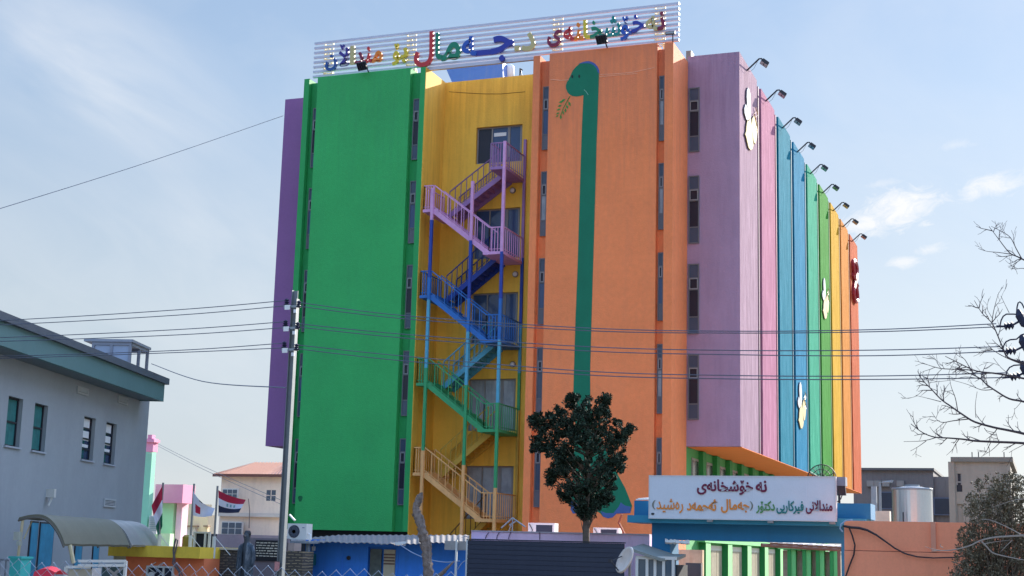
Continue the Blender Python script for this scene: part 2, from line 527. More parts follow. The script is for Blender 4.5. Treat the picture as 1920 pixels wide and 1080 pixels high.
# yellow recess: side wall, back wall with openings, parapet
zy = (at(838, 153, YR).z + at(1000, 141, YR).z)/2
b = MB(); b.box(5.80, 5.822, 0.004, YR+.3, 0, ZT-.03)
XO0 = at(893, 260, YR).x; XO1 = at(979, 260, YR).x; XD = at(951, 260, YR).x
holes = []
ztop_off = at(935, 236, YR).z - FLOORS[0]
for i, fz in enumerate(FLOORS):
    holes.append((XO0, XO1, fz+(.55 if i == 0 else .02), fz+ztop_off))
wall_holes(b, 5.822, 10.65, 0, zy, YR, holes, .22)
b.face((5.822, YR, zy), (10.65, YR, zy), (10.65, YR+.25, zy), (5.822, YR+.25, zy))
b.face((5.822, YR+.25, zy), (10.65, YR+.25, zy), (10.65, YR+.25, zy-1.3), (5.822, YR+.25, zy-1.3))
part(b, 'yellow_wall', YELLOW, hosp)
for i, h in enumerate(holes):
    f = MB(); y0 = YR+.13
    for x in (h[0], h[0]+(XD-h[0])*.46, XD-.03, h[1]-.06):
        f.box(x, x+.06, y0, y0+.06, h[2], h[3])
    f.box(h[0], h[1], y0+.002, y0+.058, h[3]-.06, h[3]); f.box(h[0], h[1], y0+.002, y0+.058, h[2], h[2]+.06)
    f.box(XD+.03, XD+.09, y0+.004, y0+.062, h[2], h[3]); f.box(h[1]-.14, h[1]-.07, y0+.004, y0+.062, h[2], h[3])
    w = part(f, 'window', FRAME, hosp)
    p = MB(); p.box(h[0]+.02, h[0]+(XD-h[0])*.46, y0+.03, y0+.04, h[2]+.02, h[3]-.02); part(p, 'pane', GLASS_D if i == 0 else (GLASS_B if i < 3 else GLASS_L), w)
    p = MB(); p.box(h[0]+(XD-h[0])*.46+.03, h[1]-.03, y0+.03, y0+.04, h[2]+.02, h[3]-.02); part(p, 'pane', GLASS_B if i < 3 else GLASS_L, w)
    if i == 0:
        p = MB(); cx = (h[0]+(XD-h[0])*.46+XD)/2
        p.box(cx-.28, cx+.28, y0+.02, y0+.027, h[3]-.42, h[3]-.26); part(p, 'pane_reflection', WHITE, w)  # white patch painting the light reflection on the middle pane
# orange front block
b = MB(); b.box(11.35, 15.88, 0, 2.4, 0, ZT); part(b, 'orange_wall', ORANGE, hosp)
b = MB()
b.box(10.65, 10.94, 0, 2.46, 0, ZT-.03); b.box(16.2, W, 0, 2.46, 0, ZT-.03)
b.box(10.94, 11.35, .28, 2.4, 0, ZT-.2); b.box(15.88, 16.2, .28, 2.4, 0, ZT-.2)
part(b, 'orange_fin', ORANGE, hosp)
# patched crack lines
b = MB(); CR = mat('crack_filler', (236, 168, 132), .9)
for pts in ([(1032, 149), (1052, 151), (1066, 150)], [(1126, 140), (1150, 139), (1186, 136), (1228, 127)], [(1124, 144), (1160, 141), (1195, 138)]):
    b.tube([at(u+random.uniform(-1, 1), v, -.004) for u, v in pts], .018, 4)
part(b, 'crack_patch', CR, hosp)
b = MB(); b.tube([at(u, v, YR-.004) for u, v in [(842, 172), (870, 174), (905, 176), (940, 176), (985, 172)]], .012, 4)
part(b, 'crack_patch', mat('dark_crack', (110, 84, 40), .9), hosp)


WRND = random.Random(4)


def strip_window(x0, x1, y, z0, z1, k, shade=0):
    f = MB(); H = z1-z0; t = .045
    f.box(x0, x0+t, y, y+.06, z0, z1); f.box(x1-t, x1, y, y+.06, z0, z1)
    zv0, zv1 = z0+H*.62, z0+H*.79; zs = z0+H*.23
    for z in (z0, zs, zv0, zv1, z1-t):
        f.box(x0+t, x1-t, y+.003, y+.057, z, z+t)
    w = part(f, 'window', mat('strip_window_frame', (104, 106, 110), .5), hosp)
    p = MB(); p.box(x0+t, x1-t, y+.03, y+.04, zv1+t, z1-t); part(p, 'pane', GLASS_G, w)
    v = MB(); q = .035
    v.box(x0+t, x0+t+q, y-.012, y+.02, zv0+t, zv1); v.box(x1-t-q, x1-t, y-.012, y+.02, zv0+t, zv1)
    v.box(x0+t+q, x1-t-q, y-.01, y+.02, zv0+t, zv0+t+q); v.box(x0+t+q, x1-t-q, y-.01, y+.02, zv1-q, zv1)
    part(v, 'vent', mat('vent_frame', (138, 140, 142), .5), w)
    p = MB(); p.box(x0+t, x1-t, y+.028, y+.038, zv0+t, zv1); part(p, 'pane', GLASS_D, w)
    p = MB(); p.box(x0+t, x1-t, y+.03, y+.04, zs+t, zv0); part(p, 'pane', WRND.choice(((GLASS_B, GLASS_B, GLASS_L), (GLASS_D, GLASS_D, GLASS_B), (GLASS_G, GLASS_L, GLASS_B))[shade]), w)
    p = MB(); p.box(x0+t, x1-t, y+.02, y+.03, z0+t, zs); part(p, 'lower_panel', PANEL_G if shade != 1 else GLASS_G, w)


HW = at(1020, 160, .2).z - at(1020, 278, .2).z
for (xa, xb, bias) in ((.40, .63, 0), (5.2, 5.5, 0), (11.03, 11.3, 0), (15.93, 16.15, 0)):
    for k in range(5):
        zb_ = 18.55-3.6*k
        strip_window(xa, xb, .2, zb_, zb_+HW, k, (1 if xa < 6 and k != 1 else (0 if k < 3 else 2)))
# wings
b = MB(); b.box(W, W+D, YW, YW+.3, ZB, ZW); part(b, 'purple_wall', PURPLE, hosp)
b = MB(); b.box(-D, .0, YR, YW+L, ZB, ZWL); part(b, 'violet_wall', VIOLET, hosp)
b = MB(); b.box(.0, W-.02, YR+.4, YW+L, 0, ZT-1.2); part(b, 'core_wall', CONCRETE, hosp)
for k in range(4):
    zb_ = at(1300, (285, 457, 626, 787)[k], YW).z
    zt_ = at(1300, (165, 330, 495, 665)[k], YW).z
    strip_window(W+.06, W+.5, YW-.055, zb_, zt_, k, 1)
# right side: nine coloured panels with grooves
PC = [('panel_lilac', (146, 122, 138)), ('panel_pink', (156, 106, 130)), ('panel_blue', (8, 106, 128)), ('panel_azure', (10, 108, 142)), ('panel_teal', (38, 136, 110)),
      ('panel_green', (50, 122, 44)), ('panel_gold', (176, 136, 30)), ('panel_apricot', (176, 112, 42)), ('panel_coral', (166, 82, 50))]
PW = L/9
XR = W+D
for k, (nm, c) in enumerate(PC):
    y0 = YW+PW*k+(.0 if k == 0 else .5); y1 = YW+PW*(k+1)-.5
    if k == 8:
        y1 += .5
    b = MB(); b.box(XR-.6, XR, y0 + (.301 if k == 0 else 0), y1, ZB, ZW - (.0 if k == 0 else .05))
    if k == 0:
        b.box(XR-.01, XR+.003, YW+.002, YW+.305, ZB+.002, ZW-.002)
    part(b, 'wall_panel', trowel(nm, c), hosp)
    if k < 8:
        b = MB(); ym = YW+PW*(k+1)
        b.box(XR-.5, XR-.42, y1, ym+.5, ZB+.01, ZW-.3); b.box(XR-.42, XR-.03, ym-.07, ym+.09, ZB+.01, ZW-.12)
        part(b, 'groove_fin', mat(nm+'_groove_shade', tuple(x*.86 for x in c), .8), hosp)  # panel colour darkened, shade of the groove put into it
b = MB(); b.box(W, XR-.004, YW+.31, YW+L, ZB-.02, ZB-.002); b.box(W, XR-.61, YW+L-.2, YW+L, ZB+.15, ZW-.1); part(b, 'soffit', SOFFIT, hosp)
b = MB(); b.box(W-.02, XR-.36, YW+.302, YW+L-.2, ZW-.9, ZW-.7); b.box(.02, W-.03, YW, YW+L-.1, ZT-1.2, ZT-1.1)
part(b, 'roof', ROOF, hosp)
# lower two storeys of the right side: green wall with projecting fins and curtained windows
b = MB(); b.box(W-.3, W, 2.47, YW+L, 0, ZB-.03); part(b, 'lower_wall', mat('green_lower_paint', (76, 158, 92), .8, var=.05), hosp)
CURT = mat('curtain_glass', (152, 144, 124), .4, var=.3, scale=6)
LG = mat('sunlit_green_paint', (104, 190, 116), .7, var=.05)  # light green with sunlight put into the colour
ys = [atX(u, 1050, W+.14).y for u in (1317, 1357, 1396)]
st = (ys[2]-ys[0])/2
b = MB(); b.box(W+.001, W+.32, ys[0]-.3, 36, 3.0, 3.22); part(b, 'ledge', LG, hosp)  # sunlit top band, its brightness painted in light green
yy = ys[0]
k = 0
while yy < 36:
    b = MB(); b.box(W+.001, W+.27, yy, yy+st*.2, 0, 2.999); fn = part(b, 'fin', mat('fin_shaded_green', (34, 132, 72), .75), hosp); b = MB(); b.box(W+.27, W+.29, yy-.01, yy+st*.2, 0, 2.998); part(b, 'fin_sunlit_face', mat('fin_sunlit_green', (124, 200, 128), .7), fn)  # dark front and pale side sheet paint shade and sun on each fin
    b = MB(); b.box(W+.001, W+.03, yy+st*.22, yy+st*.98, .4, 2.9); w = part(b, 'window', FRAME_W, hosp)
    p = MB()
    nb = 3
    for j in range(nb):
        s0 = yy+st*.22+.05+(st*.74)*j/nb; p.box(W+.03, W+.045, s0, s0+(st*.74)/nb-.06, .5, 2.7)
    part(p, 'pane', CURT, w)
    yy += st; k += 1
yy = 3.2; k = 0
while yy < 30:
    b = MB(); b.box(W+.001, W+.2, yy+1.35, yy+1.9, 3.3, ZB-.05); part(b, 'fin', mat('fin_green_paint', (46, 140, 74)), hosp)
    b = MB(); b.box(W+.001, W+.03, yy+.1, yy+1.25, 3.6, 6.3); w = part(b, 'window', FRAME, hosp)
    p = MB(); p.box(W+.03, W+.04, yy+.18, yy+.62, 3.7, 6.2); p.box(W+.03, W+.04, yy+.7, yy+1.18, 3.7, 6.2); part(p, 'pane', GLASS_D, w)
    yy += 2.6; k += 1
# stuff on the roof behind the yellow parapet
YB = YR+3.5
b = MB(); b.prism([at(836, 128, YB), at(942, 114, YB), at(944, 150, YB), at(850, 160, YB)], (0, 1.5, 0))
shed = solo(b, 'roof_shed', mat('blue_sheet_metal', (86, 122, 190), .5, var=.06, streak=.25, dirt_or_light=(.3, .3, .35)), 'blue sheet metal roof housing behind the yellow parapet', 'roof housing')
c = at(955, 131, YB+.8); r = .22
b = MB(); rows = []
for t, rr in ((-1.2, 1), (0.1, 1), (.35, .9), (.5, .55), (.56, .1)):
    rows.append([c+Vector((math.cos(a)*r*1.1*rr, math.sin(a)*r*rr, t*.5)) for a in [2*math.pi*i/16 for i in range(16)]])
b.rings(rows); solo(b, 'roof_tank', mat('white_plastic', (235, 235, 232), .4), 'small white round water tank on the roof beside the blue housing', 'tank', smooth=True)
c = at(975, 134, YB+.5); b = MB(); b.tube([c+Vector((0, 0, -.4)), c+Vector((0, 0, .15)), c+Vector((.12, 0, .05))], .035); b.tube([c+Vector((.14, 0, -.4)), c+Vector((.02, 0, .12))], .02)
solo(b, 'roof_pipe', DARK, 'short dark vent pipe on the roof right of the white tank', 'pipe')
c = at(1292, 98, YW+1.2)
b = MB(); b.box(c.x-.13, c.x+.09, c.y, c.y+.5, ZW-.72, c.z+.07)
solo(b, 'roof_box', mat('grey_box_metal', (120, 118, 112), .6), 'small grey metal box on the roof between the orange and purple walls', 'roof box')

b = MB(); c = at(563, 935, -.004); b.prism([c+Vector((.1*math.cos(a)*(1+.2*math.sin(3*a)), 0, .14*math.sin(a)*(1+.15*math.cos(2*a)))) for a in [i*math.pi/9 for i in range(18)]], (0, .003, 0)); part(b, 'stain_patch', mat('dark_green_stain', (26, 104, 62), .9, var=.3, scale=8), hosp)

# mural: long necked green dinosaur shaped like a one, with a leafy twig
MUR = mat('mural_green', (18, 114, 84), .8, var=.14, scale=1.2, fine=.06, streak=.15, dirt_or_light=(.02, .09, .06))
mural = [(1094, 178), (1088, 180), (1081, 181), (1073, 180), (1068, 177), (1064, 173), (1061, 165), (1061, 160), (1063, 154), (1066, 149), (1069, 143), (1074, 132), (1080, 125), (1086, 120), (1092, 117.5), (1098, 116), (1104, 115.5), (1110, 117),
         (1115, 120), (1119, 125), (1122, 130), (1123, 137), (1122.5, 160), (1121, 200), (1118.5, 270), (1115, 400), (1112, 500), (1109, 600), (1106.5, 700), (1107, 760), (1118, 800), (1140, 855), (1160, 893), (1172, 915), (1180, 935), (1185, 948), (1182, 962), (1156, 963), (1149, 970), (1140, 972), (1131, 969), (1125, 962),
         (1118, 958), (1108, 966), (1100, 971), (1092, 966), (1088, 962), (1074, 963), (1070, 955), (1071, 925), (1075, 880), (1079, 800), (1075, 740), (1076, 700), (1079, 600), (1083, 500), (1086, 400), (1089, 300), (1091.5, 230)]
b = MB(); b.prism([at(u, v, -.012) for u, v in mural], (0, .01, 0))
mur = part(b, 'mural', MUR, hosp)
b = MB(); crown = [(1085, 119.5), (1092, 116.5), (1098, 115), (1104, 114.5), (1110, 116), (1115.5, 119), (1120, 124), (1123, 130), (1124, 138), (1121, 136), (1118, 128), (1113, 122.5), (1107, 119.5), (1100, 118.5), (1093, 119)]
b.prism([at(u, v, -.017) for u, v in crown], (0, .004, 0))
part(b, 'mural_shading', mat('mural_purple', (66, 96, 150), .75, var=.12, scale=5), mur)
for f in ([(1071, 935), (1082, 944), (1090, 958), (1084, 962), (1074, 963), (1070, 955)], [(1126, 958), (1136, 962), (1150, 962), (1160, 950), (1164, 942), (1172, 948), (1183, 950), (1182, 962), (1156, 963), (1149, 970), (1140, 972), (1131, 969)], [(1088, 961), (1100, 964), (1112, 961), (1108, 966), (1100, 971), (1092, 966)]):
    b = MB(); b.prism([at(u, v, -.017) for u, v in f], (0, .004, 0)); part(b, 'mural_shading', mat('mural_purple', (66, 96, 150), .75, var=.12, scale=5), mur)
b = MB()
for u, v in ((1073, 143.5), (1086, 143)):
    b.prism([at(u+1.8*math.cos(a), v+3.2*math.sin(a), -.022) for a in [i*math.pi/5 for i in range(10)]], (0, .004, 0))
part(b, 'eye', mat('mural_black', (18, 40, 40), .7), mur)
b = MB(); b.tube([at(u, v, -.018) for u, v in [(1095, 168), (1099, 172), (1103, 178)]], .012, 4)
part(b, 'mouth', mat('mural_line', (130, 180, 160), .7), mur)
b = MB()
b.tube([at(u, v, -.018) for u, v in [(1069, 180), (1063, 190), (1056, 203), (1050, 220)]], .014, 4)
for u, v, a, s in ((1060, 186, 2.7, 9), (1066, 190, 1.2, 10), (1056, 190, 2.9, 9), (1062, 196, 1.3, 9), (1053, 197, 2.8, 8), (1060, 203, 1.5, 8), (1051, 204, 2.8, 8), (1056, 208, 1.5, 7), (1049, 211, 2.7, 7), (1052, 216, 1.7, 8), (1047, 216, 2.6, 6)):
    d = Vector((math.cos(a), math.sin(a))); n_ = Vector((-d.y, d.x))
    pts = [Vector((u, v)), Vector((u, v))+d*s*.45+n_*s*.22, Vector((u, v))+d*s, Vector((u, v))+d*s*.45-n_*s*.22]
    b.prism([at(p.x, p.y, -.018) for p in pts], (0, .004, 0))
part(b, 'twig', mat('mural_leaf', (44, 140, 60), .7, var=.3, scale=6), mur)

# ------------------------------------------------------------------ fire escape
STC = {'mauve': (150, 112, 160), 'pink': (206, 152, 196), 'navy': (34, 64, 150), 'blue': (36, 104, 176), 'cyan': (80, 160, 186), 'green': (52, 150, 96), 'yellow': (196, 158, 60), 'peach': (222, 168, 106), 'white': (222, 210, 190)}
SM = {k: mat('stair_'+k, v, .6, var=.14, scale=4, fine=.06, streak=.22, streak_s=9, streak_z=.3, dirt_or_light=(.13, .09, .07)) for k, v in STC.items()}
fe = thing('fire_escape', 'zigzag steel fire escape painted pink, blue, green and peach on yellow wall', 'staircase', (7.8, 1, 0))
YF = -.15; YM = .95; YK = YR-.04


def atY(u, v, Y=YF):
    return at(u, v, Y)


def postpx(us, cuts, cols, Y, r=.058):
    """post through pixel points us (top..bottom), cut at the heights of cuts"""
    top = at(*us[0], Y); bot = at(*us[1], Y); x = (top.x+bot.x)/2
    zs = [at(us[0][0]+(us[1][0]-us[0][0])*(v-us[0][1])/(us[1][1]-us[0][1]), v, Y).z for v in cuts]
    zs[-1] = min(zs[-1], .0) if False else zs[-1]
    for i, c in enumerate(cols):
        z0 = zs[i+1] if i < len(cols)-1 else 0.0
        b = MB(); b.box(x-r, x+r, Y-r, Y+r, z0, zs[i]); part(b, 'post', SM[c], fe)
    return x


xl = postpx([(823, 352), (776, 1000)], [352, 412, 520, 562, 690, 845, 1000], ['pink', 'navy', 'blue', 'cyan', 'green', 'peach'], YF)
xm = postpx([(887, 340), (865, 1000)], [340, 451, 560, 622, 722, 872, 1000], ['pink', 'navy', 'blue', 'cyan', 'green', 'peach'], YF)
xr = postpx([(943, 265), (931, 990)], [265, 472, 560, 637, 755, 915, 992], ['pink', 'navy', 'blue', 'cyan', 'green', 'peach'], YF)
xk = postpx([(983, 262), (974, 800)], [262, 484, 610, 700, 770, 828], ['mauve', 'navy', 'cyan', 'green', 'yellow'], YK, .06)
ZL = [atY(797, 400).z, atY(791, 558).z, atY(784, 719).z, atY(778, 886).z]
ZL = [16.27-3.61*i for i in range(4)]
ZR = [atY(930, v).z for v in (312, 471, 636, 804, 973)]
XL0 = xl-.42; XLJ = xl+.02; XRJ = atY(916, 471).x; XR1 = xk
XRT = XRJ-.25


def railing(mb, a, b, h=1.0, n=8, r=.014):
    a, b = Vector(a), Vector(b); up = Vector((0, 0, h))
    mb.bar(a+up, b+up, .042); mb.bar(a+Vector((0, 0, .1)), b+Vector((0, 0, .1)), .022)
    for i in range(n+1):
        p = a.lerp(b, i/n); mb.bar(p, p+up, r*2)


def flight(mb, xa, za, xb, zb, y0, y1, n=10):
    for y in (y0, y1):
        mb.bar((xa, y, za-.08), (xb, y, zb-.08), .05, .2)
    for i in range(n):
        t = (i+.5)/n; x = xa+(xb-xa)*t; z = za+(zb-za)*t
        mb.box(x-.12, x+.12, y0+.02, y1-.02, z-.02, z+.02)
        dx = .11 if (zb-za)*(xb-xa) > 0 else -.11
        mb.box(x+dx-.01, x+dx+.01, y0+.02, y1-.02, z+.02, z+abs(zb-za)/n-.02)


cr = ['mauve', 'pink', 'blue', 'green', 'peach']; crear = ['mauve', 'navy', 'cyan', 'yellow']; cl_ = ['pink', 'blue', 'green', 'peach']
for i in range(5):
    z = ZR[i]; c = SM[cr[i]]
    x0 = XRT if i else atY(919, 310).x
    b = MB(); b.box(x0, XR1, YF, YK, z-.12, z); part(b, 'landing', c, fe)
    b = MB(); railing(b, (XR1-.02, YF+.02, z), (XR1-.02, YK-.08, z), 1.0, 9)
    if i:
        railing(b, (XRJ+.0, YF+.02, z), (XR1-.02, YF+.02, z), 1.0, 5)
    else:
        railing(b, (x0, YF+.02, z), (XR1-.02, YF+.02, z), 1.0, 6); railing(b, (x0+.02, YF+.02, z), (x0+.02, YM-.05, z), 1.0, 6)
    part(b, 'railing', c, fe)
for i in range(4):
    zr0 = ZR[i]; zl_ = ZL[i]; zr1 = ZR[i+1]
    c = SM[crear[i]]
    xs_ = XRT if i else atY(919, 310).x
    b = MB(); flight(b, xs_+.1, zr0, XLJ+.25, zl_, YM+.04, YK-.05); part(b, 'stair_flight', c, fe)
    b = MB(); railing(b, (xs_, YM+.06, zr0), (XLJ+.25, YM+.06, zl_), 1.0, 9); railing(b, (xs_, YK-.08, zr0), (XLJ+.25, YK-.08, zl_), 1.0, 9)
    part(b, 'railing', mat('stair_rail_dark_'+crear[i], tuple(x*.8 for x in STC[crear[i]]), .55) if i < 2 else SM[crear[i]], fe)
    c = SM[cl_[i]]
    b = MB(); b.box(XL0, XLJ+.25, YF, YK, zl_-.12, zl_); part(b, 'landing', c, fe)
    b = MB(); railing(b, (XL0+.02, YF+.02, zl_), (XLJ, YF+.02, zl_), 1.0, 4); railing(b, (XL0+.02, YF+.02, zl_), (XL0+.02, YK-.1, zl_), 1.0, 10)
    part(b, 'railing', c, fe)
    b = MB(); flight(b, XLJ+.05, zl_, XRJ, zr1, YF+.03, YM-.06); part(b, 'stair_flight', c, fe)
    b = MB(); railing(b, (XLJ+.05, YF+.02, zl_), (XRJ, YF+.02, zr1), 1.0, 8); railing(b, (XLJ+.05, YM-.08, zl_), (XRJ, YM-.08, zr1), 1.0, 8)
    part(b, 'railing', c, fe)
b = MB(); flight(b, XRT, ZR[4], XLJ+.6, ZR[4]-1.8, YM+.04, YK-.05); part(b, 'stair_flight', SM['yellow'], fe)
b = MB(); railing(b, (XRT, YM+.06, ZR[4]), (XLJ+.6, YM+.06, ZR[4]-1.8), 1.0, 8); part(b, 'railing', mat('stair_rail_brown', (120, 84, 40)), fe)
b = MB(); b.box(XL0, XLJ+.7, YM, YK, ZR[4]-1.95, ZR[4]-1.8); b.box(XL0+.1, XL0+.2, YM, YM+.1, 0, ZR[4]-1.95); b.box(XLJ+.5, XLJ+.6, YM, YM+.1, 0, ZR[4]-1.95); part(b, 'landing', SM['yellow'], fe)
# round wall lamps beside the doors
lamp0 = None
for i, (u, v, lb) in enumerate(((961, 357, 'round white wall lamp below the topmost stair landing'), (966, 514, 'round white wall lamp above the blue stair landing'), (961, 683, 'round cream wall lamp above the green stair landing'))):
    c = at(u, v, YR-.06)
    if not lamp0:
        lamp0 = thing('wall_lamp', lb, 'wall lamp', c, 'lamps on the yellow stair wall')
        b = MB(); b.rings([[c+Vector((math.cos(a)*r, o, math.sin(a)*r)) for a in [2*math.pi*k/16 for k in range(16)]] for o, r in ((.05, .13), (.0, .13), (-.02, .12))]); part(b, 'base', FRAME, lamp0)
        b = MB(); b.rings([[c+Vector((math.cos(a)*r, o, math.sin(a)*r)) for a in [2*math.pi*k/16 for k in range(16)]] for o, r in ((-.021, .1), (-.06, .085), (-.09, .04))]); part(b, 'globe', WHITE, lamp0, smooth=True)
    else:
        dup(lamp0, c, lb)

# ------------------------------------------------------------------ roof sign
YS = .35
TOPL, TOPR = at(590, 82, YS), at(1273, 4, YS); BL, BR = at(586, 142, YS), at(1273, 75, YS)
rs = thing('roof_sign', 'long slatted rooftop sign with multicoloured Kurdish letters', 'sign', ((TOPL.x+TOPR.x)/2, YS, ZT))
x0, x1 = (TOPL.x+BL.x)/2, (TOPR.x+BR.x)/2; zt, zb_ = (TOPL.z+TOPR.z)/2, (BL.z+BR.z)/2
SL = mat('slat_grey_metal', (188, 190, 204), .45, .1, var=.05)
for i in range(8):
    z = zb_+(zt-zb_)*i/7
    b = MB(); b.box(x0, x1, YS, YS+.12, z-.055, z+.035); part(b, 'slat', SL, rs)
b = MB(); b.box(5.7, 10.8, YS+.02, YS+.16, zb_-.24, zb_-.1); part(b, 'beam', SL, rs)
PO = mat('cream_post_paint', (226, 212, 170), .6)
for u in (618, 772, 1046, 1238):
    p = at(u, 100, YS+.25); b = MB()
    for dx in (-.2, .2):
        b.bar((p.x+dx, YS+.2, ZT-.9), (p.x+dx, YS+.2, zt), .05)
    for j in range(9):
        z = ZT-.1+(zt-ZT)*j/8; b.bar((p.x-.2, YS+.2, z), (p.x+.2, YS+.2, z), .035)
        if j < 8:
            b.bar((p.x-.2, YS+.2, z), (p.x+.2, YS+.2, z+(zt-ZT)/8), .025)
    b.bar((p.x, YS+.2, zt-.2), (p.x, YS+1.4, ZT-1.0), .05)
    part(b, 'support_frame', PO, rs)
LC = {'crimson': (122, 28, 62), 'khaki': (186, 172, 120), 'navy': (44, 56, 150), 'blue': (38, 82, 168), 'teal': (20, 128, 124), 'green': (18, 124, 92), 'yellow': (206, 184, 50), 'orange': (220, 124, 40), 'red': (186, 48, 52), 'indigo': (56, 44, 130), 'dblue': (30, 76, 140)}
LM = {k: mat('letter_'+k, v, .5, var=.04) for k, v in LC.items()}
LET = [  # glyphs, colour, pixel box x0 y0 x1 y1
    ([0xFEE7], 'crimson', 1233, 23, 1247, 56), ([0xFEEA], 'khaki', 1211, 31, 1235, 58), ([0xFEA7], 'navy', 1184, 28, 1209, 61), ([0xFBDA], 'blue', 1164, 31, 1185, 76),
    ([0xFEB7], 'teal', 1131, 31, 1164, 69), ([0xFEA8], 'green', 1107, 39, 1134, 71), ([0xFE8E], 'yellow', 1094, 38, 1108, 73), ([0xFEE8], 'orange', 1077, 43, 1095, 76),
    ([0xFEEA], 'red', 1057, 51, 1078, 77), ([0xFBFC], 'crimson', 1027, 57, 1053, 88),
    ([0xFEA9], 'khaki', 978, 61, 1004, 96),
    ([0xFE9F], 'navy', 921, 67, 963, 116), ([0xFEEA], 'blue', 867, 69, 895, 106), ([0xFEE3], 'green', 829, 80, 864, 113), ([0xFE8E], 'green', 817, 62, 831, 112), ([0xFEDD], 'red', 778, 61, 813, 126),
    ([0xFE91], 'yellow', 752, 90, 765, 117), ([0xFBDA], 'yellow', 737, 82, 753, 122),
    ([0xFEE3], 'orange', 698, 96, 717, 117), ([0xFEE8], 'red', 685, 88, 700, 118), ([0xFEAA], 'crimson', 666, 98, 687, 120), ([0xFE8D], 'khaki', 657, 87, 666, 121), ([0xFEFB], 'indigo', 636, 90, 655, 124), ([0xFEE5], 'dblue', 611, 103, 632, 133)]
for cps, col, a0, b0, a1, b1 in LET:
    uc, vc = (a0+a1)/2, (b0+b1)/2; Y = YS-.06
    X0, X1 = at(a0, vc, Y).x, at(a1, vc, Y).x; Z1, Z0 = at(uc, b0, Y).z, at(uc, b1, Y).z
    b = MB(); letters(b, word(*cps), X0, X1, Z0, Z1, Y+.05, .12, .012 if cps[0] in (0xFEE7, 0xFEA7, 0xFEA8, 0xFEB7, 0xFEE8) else .022); part(b, 'letter', LM[col], rs)
b = MB(); q = [at(u, v, YS-.06) for u, v in ((637, 83), (640.5, 84), (641.5, 88), (643.5, 83), (646, 84), (642.5, 92), (640, 92))]; b.prism(q, (0, .1, 0)); part(b, 'letter_mark', LM['indigo'], rs)
b = MB(); q = [at(u, v, YS-.075) for u, v in ((890, 95), (926, 91.5), (926, 101), (890, 104.5))]; b.prism(q, (0, .11, 0)); part(b, 'letter', LM['navy'], rs)
b = MB(); c = at(970, 91, YS-.06); b.box(c.x-.11, c.x+.11, YS-.12, YS, c.z-.1, c.z+.1); part(b, 'letter_mark', LM['khaki'], rs)

# ------------------------------------------------------------------ floodlights
def flood_box(mb_case, mb_glass, c, d, w=.34, h=.26, t=.1):
    """lamp head centred at c facing d"""
    d = Vector(d).normalized(); x = d.cross(Vector((0, 0, 1))).normalized(); y = x.cross(d)
    def q(a, b2, e):
        return c+x*a+y*b2+d*e
    def bx(mb, a0, a1, b0, b1, e0, e1):
        k = mb.add([q(a, b2, e) for e in (e0, e1) for b2 in (b0, b1) for a in (a0, a1)])
        for f in ((0, 2, 3, 1), (4, 5, 7, 6), (0, 1, 5, 4), (2, 6, 7, 3), (0, 4, 6, 2), (1, 3, 7, 5)):
            mb.f.append(tuple(k+i for i in f)); mb.mi.append(mb.cur)
    bx(mb_case, -w/2, w/2, -h/2, h/2, -t/2, t/2)
    for i in range(4):
        bx(mb_case, -w/2+.03+i*w/4.2, -w/2+.055+i*w/4.2, -h/2+.02, h/2-.02, -t/2-.05, -t/2)
    for sx in (-1, 1):
        for sy in (-1, 1):
            bx(mb_glass, sx*w/4-w*.2, sx*w/4+w*.2, sy*h/4-h*.19, sy*h/4+h*.19, t/2, t/2+.012)


LENS = mat('lamp_lens', (150, 156, 160), .25, var=.1)
first = None
GRP = 'floodlights along the rainbow side wall'
names9 = ['lilac', 'pink', 'first blue', 'second blue', 'teal', 'green', 'gold', 'apricot', 'coral']
for k in range(9):
    base = Vector((XR, YW+1.55+PW*k, ZW-.25)); lb = 'dark floodlight on a bent arm above the %s wall panel' % names9[k]
    if first is None:
        first = thing('floodlight', lb, 'floodlight', base, GRP)
        b = MB(); b.tube([base+Vector((-.1, 0, -.1)), base+Vector((.05, 0, .0)), base+Vector((.52, 0, .42)), base+Vector((.62, 0, .42)), base+Vector((.70, 0, .28))], .035, 6)
        part(b, 'arm', DARK, first)
        b = MB(); gl = MB(); flood_box(b, gl, base+Vector((.74, 0, .2)), (-.55, -.2, -.8), .40, .34, .1); hd = part(b, 'lamp_head', DARK, first); part(gl, 'lens', LENS, hd)
        b = MB(); b.tube([base+Vector((.0, 0, -.02)), base+Vector((.14, -.02, -.12)), base+Vector((.3, 0, .02)), base+Vector((.45, 0, .3))], .008, 4); part(b, 'cable', DARK, first)
    else:
        dup(first, base, lb)
for u, v, lb in ((679, 124, 'black square floodlight in front of the red letters, over the green wall'), (1128, 74, 'black square floodlight over the orange wall below the teal letters')):
    c = at(u, v, -.35); t = thing('sign_floodlight', lb, 'floodlight', (c.x, 0, ZT), 'floodlights aimed at the roof sign')
    b = MB(); b.tube([(c.x+.12, .1, ZT-.02), (c.x+.12, -.1, ZT+.12), (c.x+.1, -.33, c.z-.08)], .03); part(b, 'arm', DARK, t)
    b = MB(); gl = MB(); flood_box(b, gl, c, (.15, .8, .55), .46, .36, .1); hd = part(b, 'lamp_head', DARK, t); part(gl, 'lens', LENS, hd)
c = at(1257, 62, .1); t = thing('sign_floodlight', 'small flat floodlight at the right end of the roof sign', 'floodlight', (c.x, .1, ZT))
b = MB(); b.box(c.x-.2, c.x+.2, .05, .15, c.z-.06, c.z+.06); hd = part(b, 'lamp_head', DARK, t); b = MB(); b.tube([(c.x+.1, .1, ZT-.05), (c.x+.1, .1, c.z)], .025); part(b, 'arm', DARK, t)
b = MB(); b.box(c.x-.17, c.x+.17, .04, .05, c.z-.04, c.z+.04); part(b, 'lens', LENS, hd)

